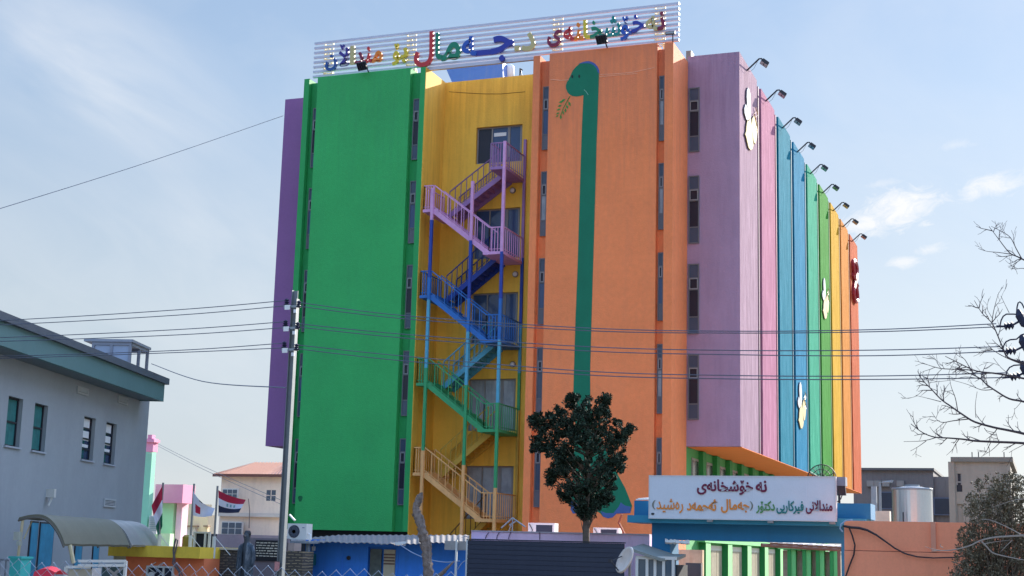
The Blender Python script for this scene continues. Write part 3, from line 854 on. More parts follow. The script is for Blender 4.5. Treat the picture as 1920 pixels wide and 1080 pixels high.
# ------------------------------------------------------------------ emblems on the side wall
EM_W = mat('emblem_white', (166, 172, 178), .8); EM_C = mat('emblem_cream', (172, 158, 108), .8, var=.04); EM_E = mat('emblem_edge_shade', (70, 56, 60), .5)
# outline pieces in pixels of the first emblem
E1 = [('ear', EM_W, [(1403, 164), (1404.5, 166), (1407, 176), (1408, 190), (1408, 215), (1407.5, 224), (1405, 215), (1401.5, 198), (1400.5, 182), (1401, 170)]),
      ('ear', EM_W, [(1398.5, 195), (1401, 201), (1404, 212), (1406.5, 222), (1404, 227), (1400, 224), (1396.5, 212), (1396, 204)]),
      ('body', EM_C, [(1402, 225), (1408, 222), (1410, 240), (1411.5, 262), (1413, 272), (1411, 279), (1408, 281.5), (1404, 277), (1401, 264), (1399, 255), (1397.5, 252), (1399.5, 246), (1400, 236)]),
      ('body', EM_C, [(1414, 217), (1417, 221), (1420, 232), (1420.5, 246), (1419, 260), (1416.5, 270), (1413.5, 266), (1411.5, 254), (1409.5, 236), (1411, 222)])]


def emblem(shift, scl, lb):
    P = [[atX(u, v, XR+.07) for u, v in pts] for _, _, pts in E1]
    c = Vector((XR+.07, 4.6, sum(p.z for p in P[2])/len(P[2])))
    def tr(p):
        return Vector((XR+.07, shift[0]+(p.y-c.y)*scl, shift[1]+(p.z-c.z)*scl))
    t = thing('emblem', lb, 'emblem', (XR, shift[0], shift[1]), 'cream emblems on the side wall')
    for (nm, mt, _), pts in zip(E1, P):
        q = [tr(p) for p in pts]; b = MB(); b.prism(q, (-.03, 0, 0)); pp = part(b, nm, mt, t)
        b = MB(); cc = sum(q, Vector())/len(q); q2 = [Vector((XR+.035, cc.y+(p.y-cc.y)*.99-.04, cc.z+(p.z-cc.z)*1.0-.02)) for p in q]; b.prism(q2, (-.03, 0, 0)); part(b, 'edge', EM_E, pp)  # dark offset copy paints the shaded left edge of each piece
    b = MB(); s0 = c+Vector((0, 1.0, 1.0))
    for dy, dz in ((0.0, 1.1), (.25, .7)):
        b.tube([tr(c+Vector((0, .9+dy+.25*math.sin(i*1.3), .55+dz*.2+i*.13))) for i in range(8)], .02*scl, 4)
    part(b, 'script_stroke', mat('emblem_gold', (190, 150, 100), .4), t)


P0 = [atX(u, v, XR+.07) for u, v in E1[2][2]]
cz = sum(p.z for p in P0)/len(P0)
emblem((4.6, cz), 1.0, 'large white and cream eared emblem at the top of the lilac panel')
a = atX(1506, 775, XR+.1); emblem((YW+PW*3+1.9, a.z-.3), .86, 'white and cream eared emblem low on the second blue panel')
a = atX(1549.5, 578, XR+.1); emblem((YW+PW*5+1.9, a.z-.15), .86, 'white and cream eared emblem halfway up the green panel')
b = MB(); RD = mat('emblem_red', (150, 32, 44), .5)
ym = YW+PW*8+2.0; a0 = atX(1604, 497, XR).z; a1 = atX(1604, 568, XR).z
mid = (a0+a1)/2; hh = (a0-a1)/2
loop = [Vector((XR+.08, ym+.9*math.sin(2*t), mid+hh*math.cos(t))) for t in [i*2*math.pi/36 for i in range(37)]]
b.tube(loop, .16, 6); b.tube([Vector((XR+.08, ym-1.0, mid+hh*.2)), Vector((XR+.08, ym+.0, mid+hh*.05)), Vector((XR+.08, ym+1.1, mid-hh*.1))], .14, 6)
solo(b, 'emblem', RD, 'dark red looped emblem near the top of the coral panel', 'emblem')

# ------------------------------------------------------------------ gate with its sign board
YG = -16.0
BLUE_G = mat('gate_blue_paint', (26, 108, 152), .7, var=.07, scale=1.5, streak=.2, streak_s=5, dirt_or_light=(.02, .08, .13))
BLUE_L = mat('gate_ledge_blue_paint', (44, 128, 158), .7, var=.08, streak=.2, dirt_or_light=(.03, .09, .14))
xg0 = at(1222, 1010, YG).x; xg1 = at(1577, 1010, YG).x; xw0 = at(1190, 955, YG).x; xw1 = at(1633, 958, YG).x
zg_b = at(1400, 1015, YG).z; zg_m = at(1400, 984, YG).z; zg_l = at(1400, 970, YG).z; zg_t = at(1600, 944, YG).z
gate = thing('entrance_gate', 'blue masonry entrance gate carrying the white hospital name board', 'gate', ((xg0+xg1)/2, YG, 0))
b = MB(); b.box(xg0, xg1+.12, YG, YG+.9, zg_b, zg_m); part(b, 'lintel', BLUE_G, gate)
b = MB(); b.box(xw0-.1, xw1-.1, YG-.35, YG+1.1, zg_m, zg_l); part(b, 'ledge', BLUE_L, gate)
b = MB(); b.box(xw0, xw1, YG-.05, YG+.95, zg_l, zg_t); part(b, 'parapet', BLUE_G, gate)
for x0_, x1_ in ((xg0, xg0+.5), (xg1, xg1+.12)):
    b = MB(); b.box(x0_, x1_, YG+.002, YG+.898, 0, zg_b); part(b, 'post', BLUE_G, gate)
c = at(1190, 938, YG+.2)
b = MB(); b.bar((xw0+.02, YG+.1, zg_t+.03), (xw0+.5, YG+.1, zg_t+.05), .12, .03); b.bar((xw0-.0, YG+.3, zg_t+.06), (xw0+.42, YG+.4, zg_t+.1), .1, .03)
solo(b, 'plank', WHITE, 'short white boards lying on the left end of the blue gate', 'board')
YB_ = YG-.45
p00, p10, p01, p11 = at(1218, 970, YB_), at(1566, 976, YB_), at(1219, 893, YB_), at(1565, 896, YB_)
sx0, sx1 = (p00.x+p01.x)/2, (p10.x+p11.x)/2; sz0, sz1 = (p00.z+p10.z)/2, (p01.z+p11.z)/2
gs = thing('name_board', 'long pale grey board with maroon, green and orange Kurdish writing', 'sign', ((sx0+sx1)/2, YB_, sz0))
b = MB(); b.box(sx0, sx1, YB_, YB_+.16, sz0, sz1); part(b, 'board', mat('sign_acrylic', (200, 206, 214), .35, var=.04), gs)
b = MB(); t = .03
b.box(sx0-t, sx0, YB_-.012, YB_+.17, sz0-t, sz1+t); b.box(sx1, sx1+t, YB_-.012, YB_+.17, sz0-t, sz1+t); b.box(sx0, sx1, YB_-.01, YB_+.168, sz1, sz1+t); b.box(sx0, sx1, YB_-.01, YB_+.168, sz0-t, sz0)
part(b, 'frame', mat('sign_frame_grey', (196, 198, 200), .4), gs)
b = MB()
for u in (1413, 1512, 1314):
    x = at(u, 930, YB_).x; b.box(x-.006, x+.006, YB_-.003, YB_+.001, sz0+.002, sz1-.002)
part(b, 'panel_joint', mat('joint_line', (206, 212, 220), .4), gs)
MAR = mat('maroon_letter', (104, 20, 58), .5); TEA = mat('teal_letter', (16, 112, 110), .5); GRL = mat('green_letter', (78, 134, 76), .5); ORL = mat('orange_letter', (220, 132, 44), .5); GRY = mat('grey_letter', (110, 110, 96), .5)
WORDS = [([0xFEE7, 0xFEEA], MAR, 1417, 901, 1438, 923), ([0xFEA7, 0xFBDA, 0xFEB7, 0xFEA8, 0xFE8E, 0xFEE7, 0xFEEA, 0xFBFC], MAR, 1307, 899, 1412, 928),
         ([0xFEE3, 0xFEE8, 0xFEAA, 0xFE8D, 0xFEFB, 0xFEE7, 0xFBFD], MAR, 1511, 938, 1561, 964), ([0xFED3, 0xFBFF, 0xFEAE, 0xFB90, 0xFE8E, 0xFEAD, 0xFBFE, 0xFBFD], TEA, 1456, 939, 1507, 964),
         ([0xFEA9, 0xFB90, 0xFE98, 0xFBDA, 0xFEAD], GRL, 1418, 939, 1453, 963), ([0x29], GRY, 1406, 940, 1412, 957),
         ([0xFE9F, 0xFEEA, 0xFEE3, 0xFE8E, 0xFEDD], ORL, 1352, 936, 1405, 962), ([0xFE8B, 0xFEEA, 0xFEA3, 0xFEE4, 0xFEEA, 0xFEA9], ORL, 1288, 936, 1346, 958),
         ([0xFEAD, 0xFEE9, 0xFEB7, 0xFBFF, 0xFEAA], ORL, 1231, 935, 1281, 962), ([0x28], GRY, 1223, 938, 1229, 955)]
for cps, mt, a0, b0, a1, b1 in WORDS:
    uc, vc = (a0+a1)/2, (b0+b1)/2
    X0, X1 = at(a0, vc, YB_).x, at(a1, vc, YB_).x; Z1, Z0 = at(uc, b0, YB_).z, at(uc, b1, YB_).z
    b = MB(); letters(b, word(*cps), X0, X1, Z0, Z1, YB_-.001, .02, .006 if 0xFEE9 in cps else .024 if mt is not GRY else 0); part(b, 'lettering', mt, gs)
b = MB(); q = []
c = at(1224, 963.5, YB_)
b.prism([c+Vector((.045*math.cos(a), -.012, .028*math.sin(a))) for a in [i*math.pi/8 for i in range(16)]], (0, .01, 0)); part(b, 'maker_badge', DARK, gs)
for u in (1330, 1444, 1560):
    c = at(u, 974, YB_-.05); b = MB(); b.box(c.x-.07, c.x+.07, YB_-.03, YB_+.05, sz0-.09, sz0-.034); part(b, 'bracket', FRAME, gs)
c = at(1576, 910, YG-.1); b = MB(); b.box(c.x-.14, c.x+.14, YG-.25, YG+.1, c.z-.02, c.z+.2)
fl = thing('gate_floodlight', 'grey box floodlight at the right end of the name board', 'floodlight', (c.x, YG-.1, zg_t))
part(b, 'housing', mat('lamp_housing_grey', (120, 128, 142), .5), fl)
b = MB(); b.prism([(c.x-.13, YG-.24, c.z-.02), (c.x+.13, YG-.24, c.z-.02), (c.x+.13, YG-.1, c.z-.25), (c.x-.13, YG-.1, c.z-.25)], (0, .1, 0)); part(b, 'lens', mat('lamp_dark_lens', (44, 50, 62), .3), fl)
b = MB(); b.tube([(c.x-.05, YG, zg_t), (c.x-.05, YG, c.z)], .03); b.tube([(c.x+.05, YG-.1, c.z-.2), (c.x-.0, YG-.1, zg_t+.1), (c.x-.12, YG, zg_t+.02)], .015); part(b, 'bracket', DARK, fl)
# torn white banner under the lintel
b = MB(); rows = []
for i in range(14):
    u = 1247+46*i/13; j = random.uniform(-1.5, 1.5)
    rows.append([at(u, 1011+j+i*.2, YG-.08-random.uniform(0, .05)), at(u, 1016+random.uniform(-1, 1)+i*.2, YG-.12-random.uniform(0, .05)), at(u, 1021+random.uniform(-2, 1), YG-.05)])
b.sheet(rows); solo(b, 'banner', mat('white_cloth', (226, 226, 222), .8), 'crumpled white banner rolled up under the gate lintel', 'banner')
# cream wall panel with graffiti-like stains inside the gate
c0 = at(1268, 1030, -12.5); c1 = at(1317, 1028, -12.5)
b = MB(); b.box(c0.x, c1.x, -12.5, -12.3, 0, c0.z); solo(b, 'poster_wall', mat('stained_cream', (196, 168, 136), .9, var=.35, scale=2.2, streak=.4, dirt_or_light=(.35, .12, .05)), 'stained brown and cream wall panel just inside the gate', 'wall panel')
b = MB(); x, z = at(1311, 1058, -12.9).x, at(1311, 1056, -12.9).z
b.box(at(1287, 1058, -12.9).x, at(1316, 1058, -12.9).x, -13, -12.8, 0, z); solo(b, 'counter', mat('dark_counter', (70, 70, 72), .6), 'low dark counter in front of the stained panel inside the gate', 'counter')
# pipe canopy behind the gate on the right
ca = thing('pergola', 'long brown pipe pergola with white slats behind the gate opening', 'pergola', (at(1500, 1030, -10).x, -10, 0))
pa, pb = at(1428, 1022, -10), at(1577, 1031, -8)
b = MB(); b.tube([pa, pb], .06); b.tube([pa+Vector((0, 1.5, .1)), pb+Vector((0, 1.5, .1))], .06); part(b, 'rail', mat('brown_pipe', (120, 92, 80), .6), ca)
b = MB()
for i in range(9):
    p = pa.lerp(pb, i/8); b.bar(p+Vector((-.02, -.15, .1)), p+Vector((.1, 1.6, .14)), .16, .03)
part(b, 'slat', WHITE, ca)
for t_ in (.97,):
    p = pa.lerp(pb, t_); b = MB(); b.tube([(p.x, p.y, 0), p], .05); part(b, 'post', mat('brown_pipe', (120, 92, 80)), ca)
# glazed green pavilion further back behind the gate
gp = thing('garden_pavilion', 'low pavilion of green posts with painted sunlit sides and curtained glass behind the gate', 'pavilion', (at(1520, 1060, 2).x, 2, 0))
xs_ = [1466, 1494, 1519, 1545, 1565]
ztp = at(1500, 1033, 2).z
b = MB(); b.box(at(1466, 1040, 2).x, at(1560, 1040, 2).x, 2.2, 5, 0, ztp); part(b, 'wall', CURT, gp)
for u in xs_[:-1]:
    x = at(u+12, 1050, 2).x; b = MB(); b.box(x, x+.13, 1.8, 2.2, 0, ztp+.05); part(b, 'post', mat('fin_green_paint', (46, 140, 74)), gp)
    b = MB(); b.box(x+.135, x+.3, 1.85, 2.2, 0, ztp+.03); part(b, 'post', LG, gp)  # light green strip paints the sunlit right side of each post
b = MB(); b.box(at(1466, 1040, 2).x-.1, at(1566, 1040, 2).x, 1.7, 5, ztp+.05, ztp+.25); part(b, 'roof', LG, gp)

# glass guard booth left of the gate
gb = thing('guard_booth', 'small glazed guard booth with white frame under a lean-to roof', 'booth', (at(1225, 1060, -17).x, -17, 0))
xa, xb2 = at(1192, 1050, -17.3).x, at(1268, 1060, -17.3).x
ztb = at(1230, 1043, -17.3).z
b = MB()
for u in (1194, 1213, 1228, 1244, 1262):
    x = at(u, 1060, -17.3).x; b.box(x-.035, x+.035, -17.3, -17.23, 0, ztb)
b.box(xa, xb2, -17.298, -17.232, ztb-.08, ztb); part(b, 'frame', FRAME_W, gb)
b = MB(); b.box(xa+.02, xb2-.02, -17.26, -17.24, .05, ztb-.08); part(b, 'glazing', glass('booth_glass', (66, 86, 100), .1, .6), gb)
b = MB(); b.box(xa, xb2, -17.2, -16.1, 0, ztb-.2); part(b, 'interior', BLACKISH, gb)
rr = [at(1180, 1027, -17.4), at(1239, 1047, -17.4), at(1270, 1046, -17.0)]
b = MB(); b.prism([rr[0], rr[1], rr[1]+Vector((0, 1.3, .12)), rr[0]+Vector((0, 1.3, .12))], (0, 0, -.07)); b.prism([rr[1], rr[2], rr[2]+Vector((0, .9, .1)), rr[1]+Vector((0, 1.3, .12))], (0, 0, -.07)); part(b, 'roof', mat('booth_roof_grey', (132, 136, 130), .7, var=.15), gb)

# ------------------------------------------------------------------ orange boundary wall right of the gate
YO = -17.5
ow = thing('boundary_wall', 'tall orange rendered boundary wall right of the blue gate', 'wall', (at(1700, 1000, YO).x, YO, 0))
ORW = mat('boundary_orange', (246, 152, 114), .85, var=.07, scale=1.2, bump=.2, streak=.18, dirt_or_light=(.5, .2, .12))
xo0 = at(1583, 1000, YO).x; xo1 = xo0+9; zo = (at(1600, 979, YO).z+at(1790, 977, YO).z)/2; zl = at(1660, 1033, YO).z
b = MB(); b.box(xo0, xo1, YO, YO+.3, zl, zo); b.box(xo0, xo1, YO-.05, YO+.3, 0, zl-.015); part(b, 'wall', ORW, ow)
xp = at(1745, 1000, YO-.1).x
b = MB(); b.box(xp, xp+.11, YO-.06, YO-.001, zl+.004, zo+.002); part(b, 'pilaster', mat('boundary_orange_light', (216, 146, 118), .85), ow)
b = MB(); b.box(xo0+.001, xo1, YO-.01, YO+.29, zl-.014, zl-.001); part(b, 'joint', mat('boundary_joint', (120, 66, 50)), ow)
b = MB()
b.tube([at(u, v, YO-.12) for u, v in [(1580, 986), (1596, 989), (1611, 990), (1626, 994), (1643, 1003), (1660, 1015), (1678, 1028), (1697, 1038), (1720, 1044), (1750, 1046), (1790, 1045), (1830, 1040)]], [.03, .034, .036, .03, .026, .022, .02, .02, .018, .016, .016, .016], 6)
b.tube([at(u, v, YO-.12) for u, v in [(1592, 989), (1598, 1004), (1603, 1022), (1601, 1040), (1593, 1060), (1586, 1080), (1582, 1110)]], .02, 6)
solo(b, 'cable', mat('black_rubber', (44, 36, 38), .6), 'thick black cable drooping across the orange boundary wall', 'cable')
b = MB(); b.tube([at(u, v, YO-.1) for u, v in [(1598, 975), (1586, 976), (1577, 983), (1575, 991), (1580, 997)]], .018, 6)
solo(b, 'conduit', mat('pale_conduit', (150, 170, 196), .5), 'curved pale blue conduit at the corner of gate and orange wall', 'conduit')
# water tank and things behind that wall
YT = -3.0
c0, c1 = at(1669, 945, YT), at(1746, 945, YT); r = (c1.x-c0.x)/2; cx = (c0.x+c1.x)/2; zt_ = at(1707, 914, YT).z; zb0 = at(1707, 990, YT).z
tk = thing('water_tank', 'shiny cylindrical steel water tank behind the orange boundary wall', 'tank', (cx, YT+r, 0))
def circ(z, rr, n=40):
    return [Vector((cx+rr*math.cos(2*math.pi*k/n), YT+r+rr*math.sin(2*math.pi*k/n), z)) for k in range(n)]
b = MB(); b.rings([circ(zb0-.5, r), circ(zt_-.06, r), circ(zt_, r*.97), circ(zt_+.05, r*.5)])
part(b, 'drum', mat('brushed_steel', (190, 194, 196), .32, .85, var=.05, scale=1.2, streak=.12), tk, smooth=False)
b = MB(); b.rings([circ(zt_-.07, r+.012), circ(zt_-.02, r+.02), circ(zt_+.01, r+.005)]); b.rings([circ(zt_-.03, .25), circ(zt_+.12, .25)]); part(b, 'rim', STEEL, tk)
b = MB(); b.box(cx-r, cx+r, YT, YT+2*r, 0, zb0-.5); part(b, 'plinth', CONCRETE, tk)
b = MB(); x = at(1693, 980, YT-.3).x; zz = at(1693, 960, YT-.3).z; b.tube([(x, YT-.15, zb0-.6), (x, YT-.15, zz)], .02); part(b, 'pipe', DARK, tk)
c = at(1650, 930, -2)
b = MB(); b.tube([(c.x, -2, 0), (c.x, -2, at(1650, 905, -2).z), (c.x+.4, -2, at(1650, 903, -2).z), (c.x+.42, -2, at(1650, 900, -2).z)], .05)
solo(b, 'steel_pipe', STEEL, 'bent grey steel pipe standing left of the water tank', 'pipe')
b = MB(); c2 = at(1641, 960, -4); b.box(c2.x-.12, c2.x+.05, -4, -3.8, 0, at(1641, 912, -4).z); solo(b, 'post', STEEL, 'flat pale steel post between gate and water tank', 'post')
b = MB(); q0 = at(1638, 966, -9).x; q1 = at(1668, 966, -9).x; b.box(q0, q1, -9, -8.6, 0, at(1650, 958, -9).z); solo(b, 'block_wall', mat('beige_blocks', (198, 188, 168), .9, var=.2), 'short beige block wall left of the water tank', 'wall')

# ------------------------------------------------------------------ background buildings on the right
YC = 60
bb = thing('concrete_building', 'bare concrete flat-roofed building with narrow dark windows behind the tank', 'building', (at(1838, 900, YC).x, YC, 0))
x0_, x1_ = at(1791, 920, YC).x, at(1896, 920, YC).x; zt_ = at(1840, 866, YC).z
CONC_W = mat('weathered_render', (150, 142, 132), .9, var=.12, scale=.4, streak=.35, streak_s=1.5, dirt_or_light=(.12, .11, .1))
wx = [at(1793, 900, YC).x, at(1804, 900, YC).x, at(1878, 900, YC).x, at(1889, 900, YC).x]; wz = [at(1798, 922, YC).z, at(1798, 888, YC).z]
b = MB(); wall_holes(b, x0_, x1_, 0, zt_, YC, [(wx[0], wx[1], wz[0], wz[1]), (wx[2], wx[3], wz[0]+.5, wz[1]), (wx[0], wx[1], 0.5, at(1798, 945, YC).z), (wx[2], wx[3], 0.5, at(1798, 945, YC).z)], .12)
b.box(x0_+.01, x1_-.01, YC+.125, YC+14, 0, zt_-.3); b.box(x0_-.45, x0_-.002, YC-.12, YC+14, 0, zt_)
part(b, 'wall', CONC_W, bb)
b = MB(); b.box(x0_-.25, x1_+.2, YC-.2, YC+14.2, zt_, zt_+.35); part(b, 'roof', mat('roof_edge_concrete', (120, 116, 110), .9), bb)
for a, c_ in ((wx[0], wx[1]), (wx[2], wx[3])):
    f = MB(); f.box(a, a+.1, YC+.03, YC+.09, wz[0]+.5, wz[1]); f.box(c_-.1, c_, YC+.03, YC+.09, wz[0]+.5, wz[1]); f.box(a+.1, c_-.1, YC+.03, YC+.09, (wz[0]+wz[1])/2, (wz[0]+wz[1])/2+.1); w = part(f, 'window', FRAME, bb)
    p = MB(); p.box(a+.02, c_-.02, YC+.1, YC+.115, wz[0], wz[1]); part(p, 'pane', GLASS_D, w)
for u in (1823, 1835, 1883):
    b = MB(); p = at(u, 862, YC+5); b.tube([(p.x, YC+5, zt_), (p.x, YC+5, zt_+1.1)], .04, 5); part(b, 'rooftop_rod', DARK, bb)
# side wing wall of it, turned
YD = 75
db = thing('grey_building', 'long dark grey flat building with ducts behind the rainbow wall', 'building', (at(1690, 930, YD).x, YD, 0))
x0_, x1_ = at(1600, 900, YD).x, at(1800, 900, YD).x; zt_ = at(1660, 882, YD).z; DG = mat('dark_grey_render', (112, 108, 108), .9, var=.12, scale=.3, streak=.4, dirt_or_light=(.06, .06, .07))
xm_ = at(1750, 900, YD).x
b = MB(); b.box(x0_, xm_, YD, YD+12, 0, zt_); b.box(xm_, x1_, YD+.2, YD+12, 0, zt_-.5); part(b, 'wall', DG, db)
b = MB(); b.box(x0_-.1, xm_+.1, YD-.3, YD+12, zt_, zt_+.2); part(b, 'roof', mat('dark_roof_edge', (90, 90, 92)), db)
b = MB()
for u in (1626, 1640, 1655, 1682):
    x = at(u, 910, YD).x; z = at(u, 908, YD).z; b = MB(); b.box(x, x+.6, YD-.4, YD-.01, z-.2, z+.3); part(b, 'air_conditioner', FRAME, db)
for u, v in ((1664, 935), (1766, 946)):
    p = at(u, v, YD-.05); f = MB(); f.box(p.x-.7, p.x+.9, YD-.06, YD-.01, p.z-.9, p.z+.6); w = part(f, 'window', mat('grey_blue_frame', (90, 100, 120)), db)
    q = MB(); q.box(p.x-.6, p.x+.8, YD-.08, YD-.061, p.z-.8, p.z+.5); part(q, 'pane', mat('far_window_dark', (52, 58, 70), .7), w)

# mesh satellite dish next to the rainbow wall
YM_ = 8
c = at(1541, 898, YM_); R_ = (at(1568, 898, YM_).x-at(1514, 898, YM_).x)/2
md = thing('mesh_dish', 'large round wire mesh satellite dish above the name board', 'satellite dish', (c.x, YM_+.3, 0))
WIRE = mat('dish_wire', (52, 50, 56), .6)
def dishp(rr, a):
    return c+Vector((math.cos(a)*rr*R_, .35*rr*rr*R_-.2, math.sin(a)*rr*R_))
b = MB()
for rr in (.33, .66, 1.0):
    b.tube([dishp(rr, 2*math.pi*k/28) for k in range(29)], .022 if rr == 1 else .016, 5)
for k in range(14):
    b.tube([dishp(q/4, 2*math.pi*k/14) for q in range(0, 5)], .014, 5)
part(b, 'rib', WIRE, md)
b = MB()
for k in range(44):
    b.tube([dishp(.12+.88*q/3, 2*math.pi*(k+.3)/44) for q in range(4)], .004, 3)
for j in range(14):
    b.tube([dishp(.08+.9*j/14, 2*math.pi*k/28) for k in range(29)], .004, 3)
part(b, 'mesh', WIRE, md)
b = MB(); b.tube([(c.x, YM_+.1, 0), (c.x, YM_+.1, c.z)], .06); part(b, 'mast', DARK, md)
b = MB(); f_ = c+Vector((0, .75, 0))
for a in (.5, 2.6, 4.7):
    b.tube([dishp(1, a), f_], .012, 4)
part(b, 'feed_arm', WIRE, md)

# white offset dish in front of the booth
YH = -19.5
c = at(1175, 1051, YH); wd = thing('satellite_dish', 'tilted off-white satellite dish in front of the gate', 'satellite dish', (c.x, YH, 0))
tl = Vector((.62, 0, .78)).normalized(); sd = Vector((.78, .0, -.62)).normalized()
nrm = Vector((-.55, -.72, .25)).normalized()
sd = (nrm.cross(tl)).normalized(); tl = sd.cross(nrm).normalized()
rows = []
RW, RH = .24, .34
for o, k_ in ((.0, .05), (.02, .5), (.05, .8), (.085, 1.0), (.04, 1.02), (-.03, .5), (-.04, .05)):
    rows.append([c+tl*(math.sin(a)*RH*k_)+sd*(math.cos(a)*RW*k_)+nrm*o for a in [2*math.pi*i/28 for i in range(28)]])
b = MB(); b.rings(rows); part(b, 'reflector', mat('dish_offwhite', (212, 198, 186), .55, var=.08, streak=.3, dirt_or_light=(.3, .22, .16)), wd, smooth=True)
b = MB(); b.tube([c-tl*RH*.9+nrm*.05, c+nrm*.38-tl*.15], .014); b.tube([c+sd*RW*.7+nrm*.06, c+nrm*.38-tl*.15], .012); b.box(*(lambda q: (q.x-.04, q.x+.04, q.y-.05, q.y+.05, q.z-.04, q.z+.04))(c+nrm*.4-tl*.15)); part(b, 'feed_arm', DARK, wd)
b = MB(); b.tube([(c.x+.05, YH+.1, 0), (c.x+.05, YH+.1, c.z)], .035); part(b, 'mast', FRAME, wd)

# ------------------------------------------------------------------ black panel, purple wall, air conditioners
YP = -17.0
a0, a1 = at(877, 1012, YP), at(1170, 1019, YP)
bp = thing('dark_panel', 'long dark navy slatted panel fence in front of the lilac wall', 'fence', ((a0.x+a1.x)/2, YP, 0))
DN = mat('navy_slat', (44, 50, 66), .6, var=.08, scale=3, streak=.1, dirt_or_light=(.1, .1, .12))
b = MB(); zt_ = (a0.z+a1.z)/2; n_ = 22
for i in range(n_):
    z = zt_*(i+.02)/n_; b.box(a0.x, a1.x, YP, YP+.05, z, z+zt_/n_*.93)
b.box(a0.x, a1.x, YP+.03, YP+.06, .01, zt_-.02)
part(b, 'slat', DN, bp)
b = MB(); b.box(a0.x-.03, a1.x+.03, YP-.02, YP+.07, zt_, zt_+.03); part(b, 'cap', BLACKISH, bp)
YV = -14.5
p0, p1, p2 = at(884, 997, YV), at(1190, 1000, YV), at(1218, 1002, YV)
lw = thing('low_wall', 'low lilac rendered wall rising behind the navy panel fence', 'wall', ((p0.x+p1.x)/2, YV, 0))
LIL = mat('lilac_render', (232, 198, 218), .85, var=.1, scale=1.5, streak=.15, bump=.2)
zv = (p0.z+p1.z)/2
b = MB(); b.box(p0.x, p2.x, YV, YV+.25, 0, zv-.02); part(b, 'wall', LIL, lw)
b = MB(); b.box(p0.x-.0, p2.x, YV-.03, YV+.28, zv-.02, zv+.015); part(b, 'coping', mat('coping_grey', (176, 166, 172), .8), lw)
b = MB(); CRK = mat('wall_crack', (96, 74, 92), .9)
for pts in ([(916, 999), (912, 1004), (910, 1010)], [(936, 998), (932, 1005), (931, 1011)], [(958, 997), (955, 1004), (953, 1011)], [(1012, 998), (1012, 1012)]):
    b.tube([at(u, v, YV-.035) for u, v in pts], .012, 4)
part(b, 'crack', CRK, lw, kind='stuff')
ACW = mat('ac_casing', (214, 214, 208), .5, var=.04)
def ac_unit(lb, u0, v0, u1, v1, Y, fan, depth=.35, group=None):
    a, e = at(u0, v1, Y), at(u1, v0, Y); t = thing('air_conditioner', lb, 'air conditioner', ((a.x+e.x)/2, Y, a.z), group)
    b = MB(); b.box(a.x, e.x, Y, Y+depth, a.z, e.z); part(b, 'casing', ACW, t)
    H = e.z-a.z; Wd = e.x-a.x
    if fan:
        cx, cz = a.x+Wd*.36, a.z+H*.5; b = MB(); b.rings([[Vector((cx+math.cos(q)*rr, Y-o, cz+math.sin(q)*rr)) for q in [2*math.pi*i/28 for i in range(28)]] for rr, o in ((H*.4, .002), (H*.4, .012), (H*.37, .012), (H*.36, .004))]); f = part(b, 'fan_guard', mat('fan_dark', (58, 64, 78), .5), t)
        b = MB()
        for i in range(6):
            rr = H*(.1+.045*i); b.tube([Vector((cx+math.cos(q)*rr, Y-.016, cz+math.sin(q)*rr)) for q in [2*math.pi*k/24 for k in range(25)]], .004, 3)
        part(b, 'grille', mat('fan_wire', (110, 118, 130), .5), f)
        b = MB(); b.rings([[Vector((cx+math.cos(q)*rr, Y-.024, cz+math.sin(q)*rr)) for q in [2*math.pi*i/16 for i in range(16)]] for rr in (.05, .045)]); part(b, 'hub', WHITE, f)
        b = MB(); b.box(a.x+Wd*.78, a.x+Wd*.9, Y-.004, Y+.001, a.z+H*.72, a.z+H*.77); part(b, 'badge', mat('badge_grey', (110, 110, 140)), t)
        b = MB(); b.tube([(e.x+.01, Y+.1, a.z+H*.4), (e.x+.1, Y+.08, a.z+H*.3), (e.x+.12, Y+.05, a.z+.02), (e.x+.05, Y+.05, a.z-.12)], .02); part(b, 'hose', WHITE, t)
    else:
        b = MB(); b.box(a.x+Wd*.3, a.x+Wd*.92, Y-.004, Y+.01, a.z+H*.06, a.z+H*.84); g_ = part(b, 'grille', mat('ac_dark_grille', (44, 52, 66), .6), t)
        b = MB(); b.tube([(a.x+Wd*.05, Y-.02, a.z+H*.9), (a.x+Wd*.18, Y-.03, a.z+H*.4), (a.x+Wd*.1, Y-.02, a.z)], .012); part(b, 'hose', DARK, t)
    return t
ac_unit('white window air conditioner sticking up behind the lilac wall', 990, 981, 1040, 1003, -12, False)
ac_unit('white air conditioner half hidden right of the evergreen trunk', 1112, 990, 1160, 1008, -12, False)
# steel brackets under the last landing
b = MB(); Yb_ = -9
for p, q in (((940, 990), (961, 971)), ((961, 971), (985, 988)), ((955, 985), (966, 978))):
    b.tube([at(*p, Yb_), at(*q, Yb_)], .025)
b.tube([at(952, 1000, Yb_), at(958, 985, Yb_), at(967, 977, Yb_)], .015); b.tube([(at(961, 971, Yb_).x, Yb_, 0), at(961, 971, Yb_)], .02)
solo(b, 'antenna_frame', STEEL, 'bent thin metal bars above the lilac wall by the last landing', 'metal frame')
b = MB(); b.tube([at(1166, 965, -12), at(1160, 980, -12), at(1166, 992, -12), at(1172, 1004, -12), at(1172, 1060, -12)], .03); solo(b, 'drain_pipe', mat('red_brown_pipe', (142, 72, 52)), 'bent rust red pipe between the lilac wall and the gate', 'pipe')

